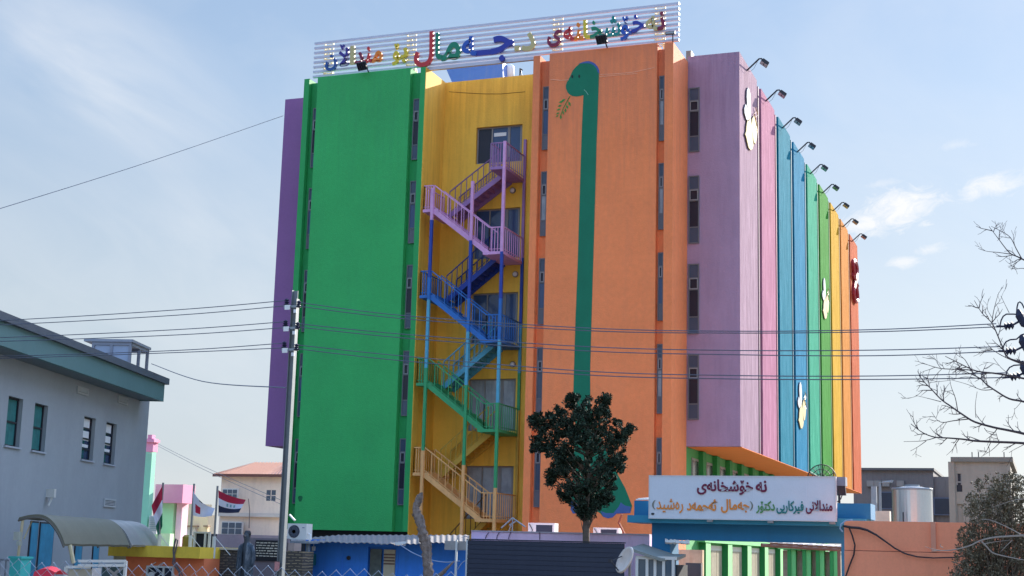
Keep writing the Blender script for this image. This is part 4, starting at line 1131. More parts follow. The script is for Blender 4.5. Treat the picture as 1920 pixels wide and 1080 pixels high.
# ------------------------------------------------------------------ utility poles and wires
YPL = -24.0
px_ = at(541, 800, YPL).x; zpt = at(549, 545, YPL).z
ARMV = [(567, 581, 589), (607, 621, 629), (647, 661, 667)]
up = thing('utility_pole', 'tall galvanised steel power pole in front of the green and violet walls', 'utility pole', (px_, YPL, 0))
b = MB(); b.box(px_-.07, px_-.057, YPL-.065, YPL+.065, 0, zpt); b.box(px_+.057, px_+.07, YPL-.066, YPL+.066, 0, zpt-.2); b.box(px_-.057, px_+.057, YPL-.008, YPL+.008, 0, zpt-.01)
part(b, 'shaft', mat('pole_steel', (112, 120, 124), .5, .2, var=.15, scale=3, streak=.2), up)
INS = mat('insulator_navy', (34, 38, 62), .65)
for va, vb, vc in ARMV:
    z = at(540, va, YPL).z
    b = MB(); b.bar((px_-.2, YPL-.15, z-.13), (px_+.22, YPL-.15, z-.13), .05, .05)
    part(b, 'crossarm', STEEL, up)
    b = MB(); b.box(px_-.15, px_-.02, YPL-.22, YPL-.195, z-.21, z-.1); b.box(px_+.09, px_+.16, YPL-.22, YPL-.195, z-.29, z-.21); part(b, 'plate', WHITE, up)
    for sx, dz in ((-.14, 0), (.18, -.06)):
        b = MB()
        for j, (zz, rr) in enumerate(((-.1, .03), (-.07, .07), (-.05, .03), (-.02, .065), (0, .03), (.03, .055), (.06, .02))):
            pass
        rows = [[Vector((px_+sx+rr*math.cos(2*math.pi*i/12), YPL-.15+rr*math.sin(2*math.pi*i/12), z+dz+zz)) for i in range(12)] for zz, rr in ((-.1, .03), (-.07, .07), (-.05, .03), (-.02, .065), (0, .03), (.03, .055), (.06, .02))]
        b.rings(rows); part(b, 'insulator', INS, up)
b = MB(); z = at(533, 1062, YPL).z; b.box(px_-.1, px_+.02, YPL-.11, YPL-.095, z-.1, z+.1); part(b, 'notice_plate', mat('faded_red_notice', (168, 118, 118), .7, var=.3, scale=20), up)
b = MB(); q = at(543, 965, YPL-.1); b.bar(q, at(553, 976, YPL-.1), .05, .03); part(b, 'bracket', WHITE, up)
# second pole just outside on the right; its insulator strings reach into view
xr2 = at(1985, 800, YPL).x
rp = thing('utility_pole', 'power pole at the right edge carrying navy insulator strings among bare branches', 'utility pole', (xr2, YPL, 0))
b = MB(); b.box(xr2-.1, xr2+.1, YPL-.1, YPL+.1, 0, 9.5); part(b, 'shaft', STEEL, rp)
def px(pts, Y=YPL):
    return [at(u, v, Y) for u, v in pts]
for cl, discs, arc, end in (((1868, 612), [(1886, 612), (1892, 611), (1898, 610)], [(1875, 611), (1877, 601), (1881, 593), (1887, 589), (1900, 589), (1917, 590)], (1912, 602)),
                            ((1872, 658), [(1889, 659), (1895, 658), (1902, 658)], [(1880, 657), (1882, 648), (1886, 641), (1894, 637), (1906, 636), (1915, 628), (1925, 625)], (1918, 650)),
                            ((1881, 708), [(1897, 707), (1903, 706), (1910, 704)], [(1886, 705), (1888, 696), (1893, 689), (1901, 685), (1915, 684), (1928, 684)], (1920, 699))):
    b = MB(); b.tube(px([cl, discs[0], discs[-1], end]), [.024, .02, .02, .024], 6)
    for u, v in discs:
        c = at(u, v, YPL); d = (at(discs[-1][0], discs[-1][1], YPL)-at(discs[0][0], discs[0][1], YPL)).normalized()
        b.tube([c-d*.03, c-d*.008, c+d*.03], [.035, .085, .03], 12)
    c = at(end[0]+3, end[1]-3, YPL); b.tube([c+Vector((-.05, 0, .2)), c+Vector((-.03, 0, .08)), c+Vector((.05, 0, -.1)), c+Vector((.12, 0, -.16))], [.03, .08, .07, .03], 8)
    part(b, 'insulator', INS, rp)
    b = MB(); b.tube(px(arc), .015, 6); part(b, 'jumper', INS, rp)
    e = at(end[0], end[1], YPL); b = MB(); b.bar(e, (xr2+.1, YPL, e.z), .09, .09); part(b, 'crossarm', STEEL, rp)
b = MB(); b.tube(px([(1906, 588), (1907, 576), (1909, 568), (1912, 566), (1916, 569), (1920, 577), (1930, 590)]), .015, 6); part(b, 'jumper', INS, rp)


def smooth_path(pts, n=10):
    out = []
    P = [Vector(p) for p in pts]
    for i in range(len(P)-1):
        a, b_, c, d = P[max(i-1, 0)], P[i], P[i+1], P[min(i+2, len(P)-1)]
        for k in range(n):
            t = k/n
            out.append(.5*((2*b_)+(c-a)*t+(2*a-5*b_+4*c-d)*t*t+(3*b_-a-3*c+d)*t**3))
    out.append(P[-1]); return out


WIREM = mat('wire_grey', (82, 88, 104), .5, var=.05)
lvl = ['top', 'middle', 'bottom']; ud = ['upper', 'lower']
RW_ = [[[(552, 566), (760, 592), (1100, 615), (1370, 621), (1640, 618), (1868, 607)], [(552, 573), (760, 598), (1100, 620), (1370, 624.5), (1640, 622), (1868, 613)]],
       [[(550, 606), (760, 627), (1100, 650), (1370, 657), (1640, 656.5), (1875, 650)], [(550, 612), (760, 634), (1100, 658), (1370, 665), (1640, 667), (1872, 659)]],
       [[(549, 646), (760, 668), (1100, 696), (1370, 704), (1640, 705), (1890, 699)], [(549, 653), (760, 677), (1100, 703), (1370, 710.5), (1640, 711.5), (1884, 708)]]]
LW_ = [[[(540, 563), (330, 581), (0, 601), (-400, 618)], [(538, 573), (330, 591), (0, 609), (-400, 622)]],
       [[(536, 603), (330, 618), (0, 633), (-400, 645)], [(536, 614), (330, 628), (0, 640), (-400, 650)]],
       [[(535, 643), (330, 657), (0, 668), (-400, 676)], [(535, 652), (330, 661), (0, 672), (-400, 682)]]]
for i in range(3):
    for j in range(2):
        b = MB(); b.tube(smooth_path(px(RW_[i][j], YPL-.15), 8), .0105, 5)
        solo(b, 'power_line', WIREM, 'thin power line right of the steel pole, %s wire of the %s pair' % (ud[j], lvl[i]), 'wire', 'power lines between the poles')
        b = MB(); b.tube(smooth_path(px(LW_[i][j], YPL-.15), 8), .0105, 5)
        solo(b, 'power_line', WIREM, 'thin power line left of the steel pole, %s wire of the %s pair' % (ud[j], lvl[i]), 'wire', 'power lines left of the pole')
a, e = atd(284, 682, 52), at(536, 727, YPL)
b = MB(); b.tube(smooth_path([a, a.lerp(e, .5)+Vector((0, 0, -.25)), e], 8), .014, 5); solo(b, 'service_cable', WIREM, 'single dark cable from the rooftop cabin to the steel pole', 'wire')
a, e = atd(-200, 452, 42), at(531, 217, YW)
b = MB(); b.tube(smooth_path([a, a.lerp(e, .5)+Vector((0, 0, -.12)), e], 8), .012, 5); solo(b, 'service_cable', WIREM, 'single thin cable rising across the left sky to the violet wall', 'wire')
for i, (p, q) in enumerate((((296, 832), (528, 938)), ((296, 836), (528, 946)))):
    a, e = atd(*p, 101), atd(*q, 60)
    b = MB(); b.tube(smooth_path([a, a.lerp(e, .5)+Vector((0, 0, -.1)), e], 8), .012, 5); solo(b, 'service_cable', WIREM, 'pale cable from the pink chimney towards the pole, %s of two' % ud[i], 'wire')

# ------------------------------------------------------------------ grey-blue building on the left
EA = math.radians(-20.6567+3.95)
e_ = Vector((math.sin(EA), math.cos(EA), 0)); n_ = Vector((math.cos(EA), -math.sin(EA), 0))
PW0 = atd(281, 746, 52); PW0 = Vector((PW0.x, PW0.y, 0))
GW = mat('grey_blue_render', (152, 160, 166), .85, var=.10, scale=.5, fine=.03, bump=.12, streak=.12, streak_s=1.5, dirt_or_light=(.16, .18, .2))
TL = mat('teal_fascia', (90, 124, 126), .7, var=.07, scale=.8, streak=.15, dirt_or_light=(.08, .17, .16))
# local frame: x = outwards from the wall, y = along the wall (away), z up
def lx(p):
    return PW0 + n_*p.x + e_*p.y + Vector((0, 0, p.z))
def wloc(u, v, off=0.0):
    q = ip(u, v, PW0+n_*off, n_)-PW0
    return q.dot(e_), q.z
gbld = thing('office_building', 'grey blue two storey building with deep teal roof fascia at left', 'building', tuple(PW0 - e_*8 - n_*6))
rects = [(12, 748, 40, 839), (62, 758, 87, 849), (155, 780, 177, 863), (197, 790, 217, 868)]
wr = []
for u0, v0, u1, v1 in rects:
    s0, _ = wloc(u0, (v0+v1)/2); s1, _ = wloc(u1, (v0+v1)/2); _, z1 = wloc((u0+u1)/2, v0); _, z0 = wloc((u0+u1)/2, v1); wr.append([s0, s1, z0, z1])
zz0 = sum(r[2] for r in wr)/4; zz1 = sum(r[3] for r in wr)/4
for r in wr:
    r[2] = zz0; r[3] = zz1
def rot(mb_src, xf):
    return xf
zwall = wloc(281, 746)[1]+.25
class MBL(MB):
    pass
tmp = MB(); wall_holes(tmp, -26, 0, 0, zwall, 0, [tuple(r) for r in wr], .22)
b = MB()
b.v = [lx(Vector((-p.y, p.x, p.z))) for p in tmp.v]; b.f = tmp.f; b.mi = tmp.mi
b.xf = lx
b.box(-12, -.002, -.25, 0, 0, zwall-.01); b.box(-12, -.25, -26, -.26, 0, zwall-.05)
part(b, 'wall', GW, gbld)
so = .85
st_, zt0 = wloc(312, 705, so); _, zb0 = wloc(302, 744, so); _, zt1 = wloc(0, 592, so); _, zb1 = wloc(0, 657, so)
zt_ = (zt0+zt1)/2; zbf = (zb0+zb1)/2
b = MB(lx); b.box(so-.15, so, -26, st_-.12, zbf, zt_-.22); b.box(-12, so-.151, st_-.27, st_-.12, zbf, zt_-.22); part(b, 'fascia', TL, gbld)
b = MB(lx); b.box(0.002, so-.152, -26, st_-.28, zbf+.02, zbf+.12); part(b, 'eave_soffit', mat('eave_grey', (110, 124, 132), .8), gbld)
b = MB(lx); b.box(-12, so+.12, -26, st_+.02, zt_-.22, zt_); part(b, 'roof', mat('roof_lip_dark', (84, 92, 102), .7), gbld)
for i, r in enumerate(wr):
    f = MB(lx); t = .05
    f.box(-.2, -.12, r[0], r[0]+t, r[2], r[3]); f.box(-.2, -.12, r[1]-t, r[1], r[2], r[3])
    for k in range(5 if i > 1 else 3):
        z = r[2]+(r[3]-r[2]-t)*k/(4 if i > 1 else 2); f.box(-.198, -.122, r[0]+t, r[1]-t, z, z+t)
    w = part(f, 'window', DARK, gbld)
    s = MB(lx); s.box(-.1, .06, r[0]-.05, r[1]+.05, r[2]-.05, r[2]-.002); part(s, 'sill', mat('sill_grey', (160, 168, 178), .8), w)
    p = MB(lx); zs = r[2]+(r[3]-r[2])*.28
    if i < 2:
        p.box(-.18, -.16, r[0]+.01, r[1]-.01, r[2]+.01, r[3]-.01); part(p, 'curtain', mat('teal_curtain', (30, 108, 126) if i else (42, 112, 112), .6, var=.3, scale=4, streak=.5, streak_s=9, dirt_or_light=(.01, .06, .09)), w)
    else:
        p.box(-.18, -.16, r[0]+.01, r[1]-.01, r[2]+.01, r[3]-.01); part(p, 'pane', glass('navy_glass', (44, 62, 92)), w)
        q = MB(lx)
        for (k0, k1) in ((.30, .37), (.46, .68), (.76, .97)):
            q.box(-.155, -.15, r[0]+.06, r[1]-.12, r[2]+(r[3]-r[2])*k0, r[2]+(r[3]-r[2])*k1)
        part(q, 'blind', mat('white_blind', (220, 224, 226), .6), w)
for u0, v0, u1, v1 in ((143, 726, 164, 740), (220, 744, 238, 758), (193, 935, 215, 951)):
    s0, _ = wloc(u0, (v0+v1)/2); s1, _ = wloc(u1, (v0+v1)/2); _, z1 = wloc((u0+u1)/2, v0); _, z0 = wloc((u0+u1)/2, v1)
    b = MB(lx); b.box(.001, .05, s0, s1, z0, z0+.06); b.box(.001, .05, s0, s1, z1-.06, z1); b.box(.001, .05, s0, s0+.07, z0+.06, z1-.06); b.box(.001, .05, s1-.07, s1, z0+.06, z1-.06)
    for k in range(3):
        zz = z0+.08+(z1-z0-.14)*k/3; b.box(.004, .03, s0+.07, s1-.07, zz, zz+.03)
    v_ = part(b, 'vent', mat('vent_grey', (172, 178, 182), .6), gbld); q = MB(lx); q.box(.001, .004, s0+.07, s1-.07, z0+.06, z1-.06); part(q, 'vent_shadow_gap', BLACKISH, v_)
# teal glazing low on the wall
for u0, v0, u1, v1 in ((53, 977, 68, 1062), (71, 979, 98, 1058), (138, 1018, 152, 1062), (172, 1018, 184, 1062)):
    s0, _ = wloc(u0, (v0+v1)/2); s1, _ = wloc(u1, (v0+v1)/2); _, z1 = wloc((u0+u1)/2, v0)
    b = MB(lx); b.box(.001, .03, s0, s1, .2, z1); w = part(b, 'window', DARK, gbld)
    p = MB(lx); p.box(.03, .04, s0+.05, s1-.05, .3, z1-.05); part(p, 'curtain', mat('blue_curtain', (52, 136, 170), .6, var=.25, scale=3, streak=.5, streak_s=8, dirt_or_light=(.02, .11, .2)), w)
b = MB(lx); s0, z0 = wloc(86, 926); b.box(.0, .25, s0, s0+.15, z0-.1, z0+.15); b.tube([(.2, s0+.1, z0), (.1, s0, z0-.35)], .03); solo(b, 'wall_camera', FRAME_W, 'small white wall fitting on the grey blue wall', 'wall fitting')
# glazed cabin on its roof
s0, _ = wloc(203, 680, -1.2); s1, _ = wloc(277, 690, -1.2)
rc = thing('roof_cabin', 'small glazed white cabin on the roof of the grey blue building', 'cabin', tuple(lx(Vector((-2.4, (s0+s1)/2, zt_)))))
zc = wloc(240, 650, -1.6)[1]
ca_, cb_ = -2.5, -1.1; sA, sB = wloc(243, 670, -1.1)[0], wloc(276, 670, -1.1)[0]
b = MB(lx)
for x in (ca_, (ca_+cb_)/2, cb_):
    for y in (sA, (sA+sB)/2, sB):
        if x == (ca_+cb_)/2 and y == (sA+sB)/2:
            continue
        b.box(x-.05, x+.05, y-.05, y+.05, zt_, zc)
b.box(ca_-.05, cb_+.05, sA-.052, sA+.052, zc-.12, zc-.001); b.box(ca_-.05, cb_+.05, sB-.052, sB+.052, zc-.12, zc-.001)
b.box(cb_-.052, cb_+.052, sA+.053, sB-.053, zc-.12, zc-.002); b.box(cb_-.04, cb_+.04, sA+.053, sB-.053, zt_+.45, zt_+.52)
part(b, 'frame', mat('cabin_frame', (140, 144, 156), .5), rc)
b = MB(lx); b.box(ca_-.35, cb_+.1, sA-.1, sB+.1, zc, zc+.1); part(b, 'roof', mat('cabin_roof', (150, 154, 164), .5), rc)
b = MB(lx); b.box(ca_, ca_+.02, sA+.06, sB-.06, zt_, zc-.13); b.box(ca_+.06, cb_-.06, sA-.01, sA+.01, zt_, zc-.13); part(b, 'pane', glass('cabin_glass', (150, 164, 186), .1, .6), rc)

# arched canopies in front of it
def arch_canopy(lb, pts, u0v0, dist, Lc, name, mt, thick=.05, rise=0):
    P = atd(*u0v0, dist); A = [ip(u, v, P, e_) for u, v in pts]
    A = smooth_path(A, 4)
    t = thing('arched_canopy', lb, 'canopy', tuple(A[-1]))
    b = MB(); N = 9
    g1 = [[p+e_*(Lc*j/(N-1))+Vector((0, 0, .012*(j % 2))) for p in A] for j in range(N)]
    b.sheet(g1); b.sheet([[p+Vector((0, 0, -thick))-n_*.02 for p in r] for r in g1]);
    for r in (g1[0], g1[-1]):
        b.sheet([r, [p+Vector((0, 0, -thick))-n_*.02 for p in r]])
    b.sheet([[r[-1] for r in g1], [r[-1]+Vector((0, 0, -thick))-n_*.02 for r in g1]])
    part(b, 'sheet', mt, t)
    b = MB()
    for j in (0, 4, 8):
        b.tube([p+Vector((0, 0, -thick-.03))-n_*.02 for p in g1[j]], .025, 5)
    part(b, 'rib', mat('canopy_rib', (96, 92, 84), .6), t)
    return t, g1
TAN = mat('canopy_tan', (104, 104, 90), .65, var=.12, scale=1.5, streak=.3, streak_z=1, dirt_or_light=(.16, .15, .12))
t, g1 = arch_canopy('weathered tan arched canopy on cream poles over the left entrance', [(36, 970), (55, 965.5), (75, 964.5), (90, 970), (102, 981), (113, 998), (122, 1020)], (122, 1020), 34, 4.7, 'tan', TAN)
CRP = mat('cream_pole', (206, 194, 160), .6)
b = MB(); q = atd(43, 973, 34.2); b.tube([q, atd(33, 1050, 34.2)], .035); part(b, 'pole', CRP, t)
b = MB(); b.tube([atd(45, 1010, 34.2), atd(60, 977, 34.6)], .02); part(b, 'brace', CRP, t)
b = MB(); b.tube([atd(131, 1022, 34.3), atd(138, 1056, 34.3)], .05); part(b, 'pole', CRP, t)
b = MB(); c = atd(33, 1005, 34); b.box(c.x-.08, c.x+.08, c.y-.05, c.y+.05, c.z-.1, c.z+.1); b.box(c.x+.03, c.x+.12, c.y-.06, c.y+.04, c.z-.22, c.z-.12); solo(b, 'meter_box', mat('meter_grey', (176, 178, 166), .5), 'small pale meter boxes on the cream canopy pole', 'meter box')
arch_canopy('translucent white arched canopy behind the tan one', [(168, 974), (190, 973.5), (208, 977), (224, 986), (237, 1001), (247, 1022)], (247, 1022), 38.8, 2.5, 'white', mat('canopy_white', (140, 140, 138), .4, var=.06, scale=2))
# turquoise gate pillar and railing
c0, c1 = atd(19, 1047, 33), atd(46, 1047, 33)
b = MB(); b.box(c0.x, c1.x, c0.y, c0.y+.36, 0, c0.z); b.box(c0.x-.03, c1.x+.03, c0.y-.03, c0.y+.39, c0.z, c0.z+.05); solo(b, 'gate_pillar', mat('turquoise_paint', (60, 170, 166), .7, var=.06), 'turquoise painted gate pillar below the tan canopy', 'pillar')
ft = thing('metal_railing', 'grey metal railing left of the turquoise pillar', 'railing', tuple(Vector((c0.x-1, c0.y, 0))))
b = MB(); zt_r = atd(5, 1050, 33).z
b.bar((c0.x-2.5, c0.y+.1, zt_r), (c0.x, c0.y+.1, zt_r), .05); b.bar((c0.x-2.5, c0.y+.1, .2), (c0.x, c0.y+.1, .2), .05); part(b, 'rail', mat('railing_grey', (120, 126, 134), .5), ft)
for k in range(14):
    b = MB(); b.bar((c0.x-2.4+k*.17, c0.y+.1, .22), (c0.x-2.4+k*.17, c0.y+.1, zt_r-.02), .025); part(b, 'bar', mat('railing_grey', (120, 126, 134)), ft)
# clutter behind the chain link at the lower left
mg = thing('sheet_metal_gate', 'white framed metal gate with beige panel and wire bracing', 'gate', tuple(atd(180, 1090, 33)*1))
q = [atd(u, v, 33) for u, v in ((124, 1063), (170, 1063), (147, 1052), (236, 1052), (236, 1060))]
b = MB(); b.bar(q[2], q[3], .06); b.bar(q[2]+Vector((0, 0, -.1)), q[3]+Vector((0, 0, -.1)), .06); b.bar(q[3], Vector((q[3].x, q[3].y, 0)), .06); b.bar(q[0], Vector((q[0].x, q[0].y, 0)), .06); b.bar(q[0], q[1], .06); part(b, 'frame', FRAME_W, mg)
b = MB(); b.prism([q[0]+Vector((.04, .05, -.05)), q[1]+Vector((0, .05, -.05)), Vector((q[1].x, q[1].y+.05, .1)), Vector((q[0].x+.04, q[0].y+.05, .1))], (0, .03, 0)); part(b, 'panel', mat('beige_panel', (164, 158, 140), .8, var=.15), mg)
b = MB(); p = [atd(u, v, 33.1) for u, v in ((192, 1060), (234, 1060))]; b.prism([p[0], p[1], Vector((p[1].x, p[1].y, .1)), Vector((p[0].x, p[0].y, .1))], (0, .03, 0)); part(b, 'sheet', mat('dark_teal_sheet', (64, 88, 92), .6, var=.35, scale=4), mg)
b = MB(); b.bar(atd(194, 1060, 33), atd(234, 1092, 33), .05); b.bar(atd(194, 1092, 33), atd(234, 1060, 33), .05); part(b, 'brace', FRAME, mg)
p = atd(181, 1073, 32.8); b = MB(); b.box(p.x-.11, p.x+.12, p.y-.02, p.y, p.z-.3, p.z+.1); pb_ = solo(b, 'poster', mat('poster_paper', (206, 200, 196), .7, var=.3, scale=12), 'small white poster with dark scribble on the metal gate', 'poster')
b = MB(); p0, p1 = atd(76, 1072, 30), atd(115, 1070, 30)
rows = []
for t_ in range(9):
    x = p0.x+(p1.x-p0.x)*t_/8; y = p0.y+(p1.y-p0.y)*t_/8; h = .07*math.sin(math.pi*t_/8)+.02
    rows.append([Vector((x, y-.25, p0.z-.15)), Vector((x, y-.2, p0.z-.02+h)), Vector((x, y, p0.z+h+.03)), Vector((x, y+.25, p0.z-.05))])
b.sheet(rows); 
mk = thing('market_umbrella', 'red cloth cover low behind the chain link fence', 'cover', tuple(Vector(((p0.x+p1.x)/2, p0.y, 0))))
part(b, 'cloth', mat('red_cloth', (196, 40, 62), .7, var=.12, scale=5), mk)
b = MB(); b.tube([((p0.x+p1.x)/2, p0.y, 0), ((p0.x+p1.x)/2, p0.y, p0.z)], .03); part(b, 'pole', FRAME, mk)

# ------------------------------------------------------------------ kiosk, brick wall, statue, flags
YKI = -18.0
k0, k1 = at(236, 1045, YKI), at(383, 1048, YKI)
ks = thing('kiosk', 'orange kiosk with yellow fascia and a diamond grille window', 'kiosk', ((k0.x+k1.x)/2, YKI, 0))
zf0 = at(300, 1045, YKI).z; zf1 = at(300, 1024, YKI-.25).z
KO = mat('kiosk_orange', (230, 126, 82), .8, var=.08, streak=.12, dirt_or_light=(.25, .1, .05))
b = MB(); b.box(k0.x, k1.x, YKI, YKI+2.6, 0, zf0); part(b, 'wall', KO, ks)
f0 = at(203, 1030, YKI-.25).x
b = MB(); b.box(f0, k1.x, YKI-.25, YKI+2.8, zf0+.002, zf1); part(b, 'fascia', mat('mustard_fascia', (236, 200, 70), .75, var=.1, scale=1.2, streak=.2, dirt_or_light=(.3, .2, .05)), ks)
b = MB(); b.box(f0+.02, k0.x, YKI, YKI+2.6, zf0-.12, zf0); part(b, 'lower_band', mat('kiosk_beige', (178, 172, 150), .8), ks)
wx0, wx1 = at(276, 1070, YKI).x, at(327, 1070, YKI).x; wz1 = at(300, 1061, YKI).z; wz0 = wz1-.95; wxm = at(307, 1070, YKI).x
f = MB()
for x in (wx0, wxm, wx1-.05):
    f.box(x, x+.05, YKI-.06, YKI-.003, wz0, wz1)
f.box(wx0+.05, wx1-.05, YKI-.058, YKI-.005, wz1-.05, wz1); f.box(wx0+.05, wx1-.05, YKI-.058, YKI-.005, wz0, wz0+.05)
w = part(f, 'window', FRAME_W, ks); p = MB(); p.box(wx0+.05, wx1-.05, YKI-.02, YKI-.008, wz0+.05, wz1-.05); part(p, 'pane', GLASS_D, w)
b = MB(); sx = (wxm-wx0-.05)/2
for i in range(3):
    for j in range(3):
        cx, cz = wx0+.05+sx*i, wz1-.05-sx*2*.6*j
        for dx, dz in ((1, -.6), (1, .6)):
            if i < 2:
                b.bar((cx, YKI-.045, cz), (cx+sx*dx, YKI-.045, max(wz0, cz+sx*dz)), .018)
part(b, 'grille', FRAME_W, w)
b = MB(); cz = wz1-.25; b.rings([[Vector((wx0+.2+.1*math.cos(a), YKI-.07-o, cz+.08*math.sin(a))) for a in [2*math.pi*i/12 for i in range(12)]] for o in (0, .03)]); part(b, 'grille_boss', FRAME_W, w)
# cable bundle down the kiosk
b = MB(); b.tube([at(u, v, YKI-.33) for u, v in ((330, 1010), (327, 1020), (325, 1032), (326, 1044), (324, 1056), (330, 1064), (336, 1072), (338, 1090))], .025, 5); b.tube([at(u, v, YKI-.31) for u, v in ((333, 1012), (331, 1025), (327, 1040), (328, 1055), (335, 1066), (342, 1078), (341, 1090))], .02, 5)
solo(b, 'cable_bundle', mat('cable_bundle_grey', (96, 88, 90), .7), 'grey cable bundle hanging down the orange kiosk wall', 'cable')
# brick wall
YBR = -17.2
b0, b1 = at(386, 1030, YBR), at(572, 1034, YBR)
bw = thing('brick_wall', 'grey stone brick wall behind the dark statue', 'wall', ((b0.x+b1.x)/2, YBR, 0))
BRM = brick_mat('stone_brick', (134, 124, 108), (98, 92, 88), (72, 68, 66), 1, 'X', .21, .078)
xs1 = at(540, 1030, YBR).x; zb_w = at(420, 1031, YBR).z
b = MB(); b.box(b0.x, xs1, YBR, YBR+.4, 0, zb_w); part(b, 'wall', BRM, bw)
b = MB(); b.box(b0.x-.02, at(448, 1030, YBR).x, YBR-.05, YBR+.45, zb_w, zb_w+.05); part(b, 'coping', mat('pale_coping', (186, 178, 164), .8), bw)
xs0 = at(482, 1030, YBR).x; zs1 = at(500, 1009, YBR).z
b = MB(); b.box(xs0-.25, xs1+.05, YBR-.1, YBR-.002, zb_w-.9, zs1); part(b, 'stone_slab', mat('plinth_mauve', (126, 116, 122), .8, var=.1), bw)
b = MB(); b.box(xs1+.02, b1.x, YBR-.12, YBR+.5, 0, at(555, 1034, YBR).z); part(b, 'pier', brick_mat('stone_pier', (170, 152, 120), (128, 116, 98), (84, 78, 72), 1, 'X', .22, .08), bw)
b = MB(); z = at(547, 1033, YBR).z; b.box(xs1+.03, at(555, 1026, YBR).x, YBR-.1, YBR+.3, z+.002, at(547, 1018, YBR).z); part(b, 'block', mat('pinkish_block', (164, 146, 138), .85, var=.1), bw)
x0_, x1_ = at(478, 1030, YBR-.15).x, at(522, 1030, YBR-.15).x; z1 = at(500, 1013, YBR-.15).z; z0 = at(500, 1052, YBR-.15).z
pl = thing('memorial_plaque', 'black plaque with rows of pale worn lines beside the statue', 'plaque', ((x0_+x1_)/2, YBR-.15, z0))
b = MB(); b.box(x0_, x1_, YBR-.14, YBR-.102, z0, z1); part(b, 'slab', mat('black_granite', (36, 36, 40), .35), pl)
b = MB(); rnd = random.Random(3)
for k in range(6):
    z = z1-.07-k*.072; x = x1_-.04
    while x > x0_+.06:
        wd_ = rnd.uniform(.05, .12); b.box(max(x0_+.03, x-wd_), x, YBR-.146, YBR-.139, z-rnd.uniform(.012, .02), z+rnd.uniform(.008, .016)); x -= wd_+rnd.uniform(.015, .04)
part(b, 'worn_line', mat('plaque_pale', (196, 188, 170), .6), pl, kind='stuff')

# statue
YST = -18.3
hp = at(464, 1003, YST); xs, zh = hp.x, hp.z
BRZ = mat('dark_bronze', (74, 82, 90), .5, .15, var=.25, scale=6, bump=.3, bscale=30)
stt = thing('statue', 'dark bronze statue of a standing man in a long open coat', 'statue', (xs, YST, 0))
zf = zh+.12-1.95
b = MB(); b.box(xs-.32, xs+.32, YST-.3, YST+.3, 0, zf); b.box(xs-.36, xs+.36, YST-.34, YST+.34, zf-.12, zf-.02); part(b, 'pedestal', mat('pedestal_stone', (120, 114, 108), .8, var=.12), stt)
sk = [((0, .0, 1.02), .12, .1), ((0, 0, 1.25), .12, .1), ((0, 0, 1.48), .14, .1), ((0, .0, 1.62), .075, .075), ((0, -.02, 1.73), .082, .095), ((0, -.03, 1.83), .088, .1), ((0, -.02, 1.92), .06, .07),
      ((-.15, 0, 1.53), .06, .075), ((-.21, .02, 1.25), .058, .058), ((-.205, -.08, 1.0), .045, .045), ((-.2, -.1, .9), .04, .045),
      ((.15, 0, 1.53), .06, .075), ((.21, .02, 1.25), .058, .058), ((.205, -.08, 1.0), .045, .045), ((.2, -.1, .9), .04, .045),
      ((-.1, 0, .92), .1, .1), ((-.11, 0, .5), .07, .075), ((-.11, .02, .1), .05, .05), ((-.12, -.12, .04), .045, .035),
      ((.1, 0, .92), .1, .1), ((.11, -.02, .5), .07, .075), ((.11, 0, .1), .05, .05), ((.12, -.14, .04), .045, .035)]
ed = [(0, 1), (1, 2), (2, 3), (3, 4), (4, 5), (5, 6), (2, 7), (7, 8), (8, 9), (9, 10), (2, 11), (11, 12), (12, 13), (13, 14), (0, 15), (15, 16), (16, 17), (17, 18), (0, 19), (19, 20), (20, 21), (21, 22)]
me = bpy.data.meshes.new('body'); base = Vector((0, 0, zf)); me.from_pydata([tuple(Vector(p)+base) for p, _, _ in sk], ed, []); me.materials.append(BRZ)
body = bpy.data.objects.new('body', me); COL.objects.link(body); body.parent = stt; ORI[body] = ORI[stt]
sm_ = body.modifiers.new('skin', 'SKIN'); sb_ = body.modifiers.new('sub', 'SUBSURF'); sb_.levels = 2; sb_.render_levels = 2; sm_.use_smooth_shade = True
for i, (_, a, c) in enumerate(sk):
    me.skin_vertices[0].data[i].radius = (a, c)
me.skin_vertices[0].data[0].use_root = True
def el(cx, cy, z, rx, ry, n=24, a0=0, a1=2*math.pi):
    return [Vector((xs+cx+rx*math.cos(a0+(a1-a0)*i/(n-1)), YST+cy+ry*math.sin(a0+(a1-a0)*i/(n-1)), zf+z)) for i in range(n)]
# long coat, open at the front, with folds
def coat(z, rx, ry, gap, fold):
    a0, a1 = -math.pi/2+gap, 1.5*math.pi-gap; n = 40; out = []
    for i in range(n):
        a = a0+(a1-a0)*i/(n-1); k = 1+fold*math.sin(a*11+z*3)
        out.append(Vector((xs+rx*k*math.cos(a), YST+ry*k*math.sin(a), zf+z)))
    return out
b = MB(); b.sheet([coat(1.62, .09, .09, .5, .0), coat(1.58, .15, .11, .4, .01), coat(1.5, .19, .13, .3, .02), coat(1.3, .2, .14, .25, .04), coat(1.05, .205, .15, .22, .06), coat(.7, .21, .16, .25, .08), coat(.3, .225, .18, .3, .09), coat(.14, .23, .19, .32, .09)])
part(b, 'coat', mat('bronze_coat', (62, 74, 86), .5, .1, var=.4, scale=7, streak=.75, streak_s=11, streak_z=.3, dirt_or_light=(.34, .37, .4)), stt, smooth=True)  # pale streaks paint the light catching the coat folds
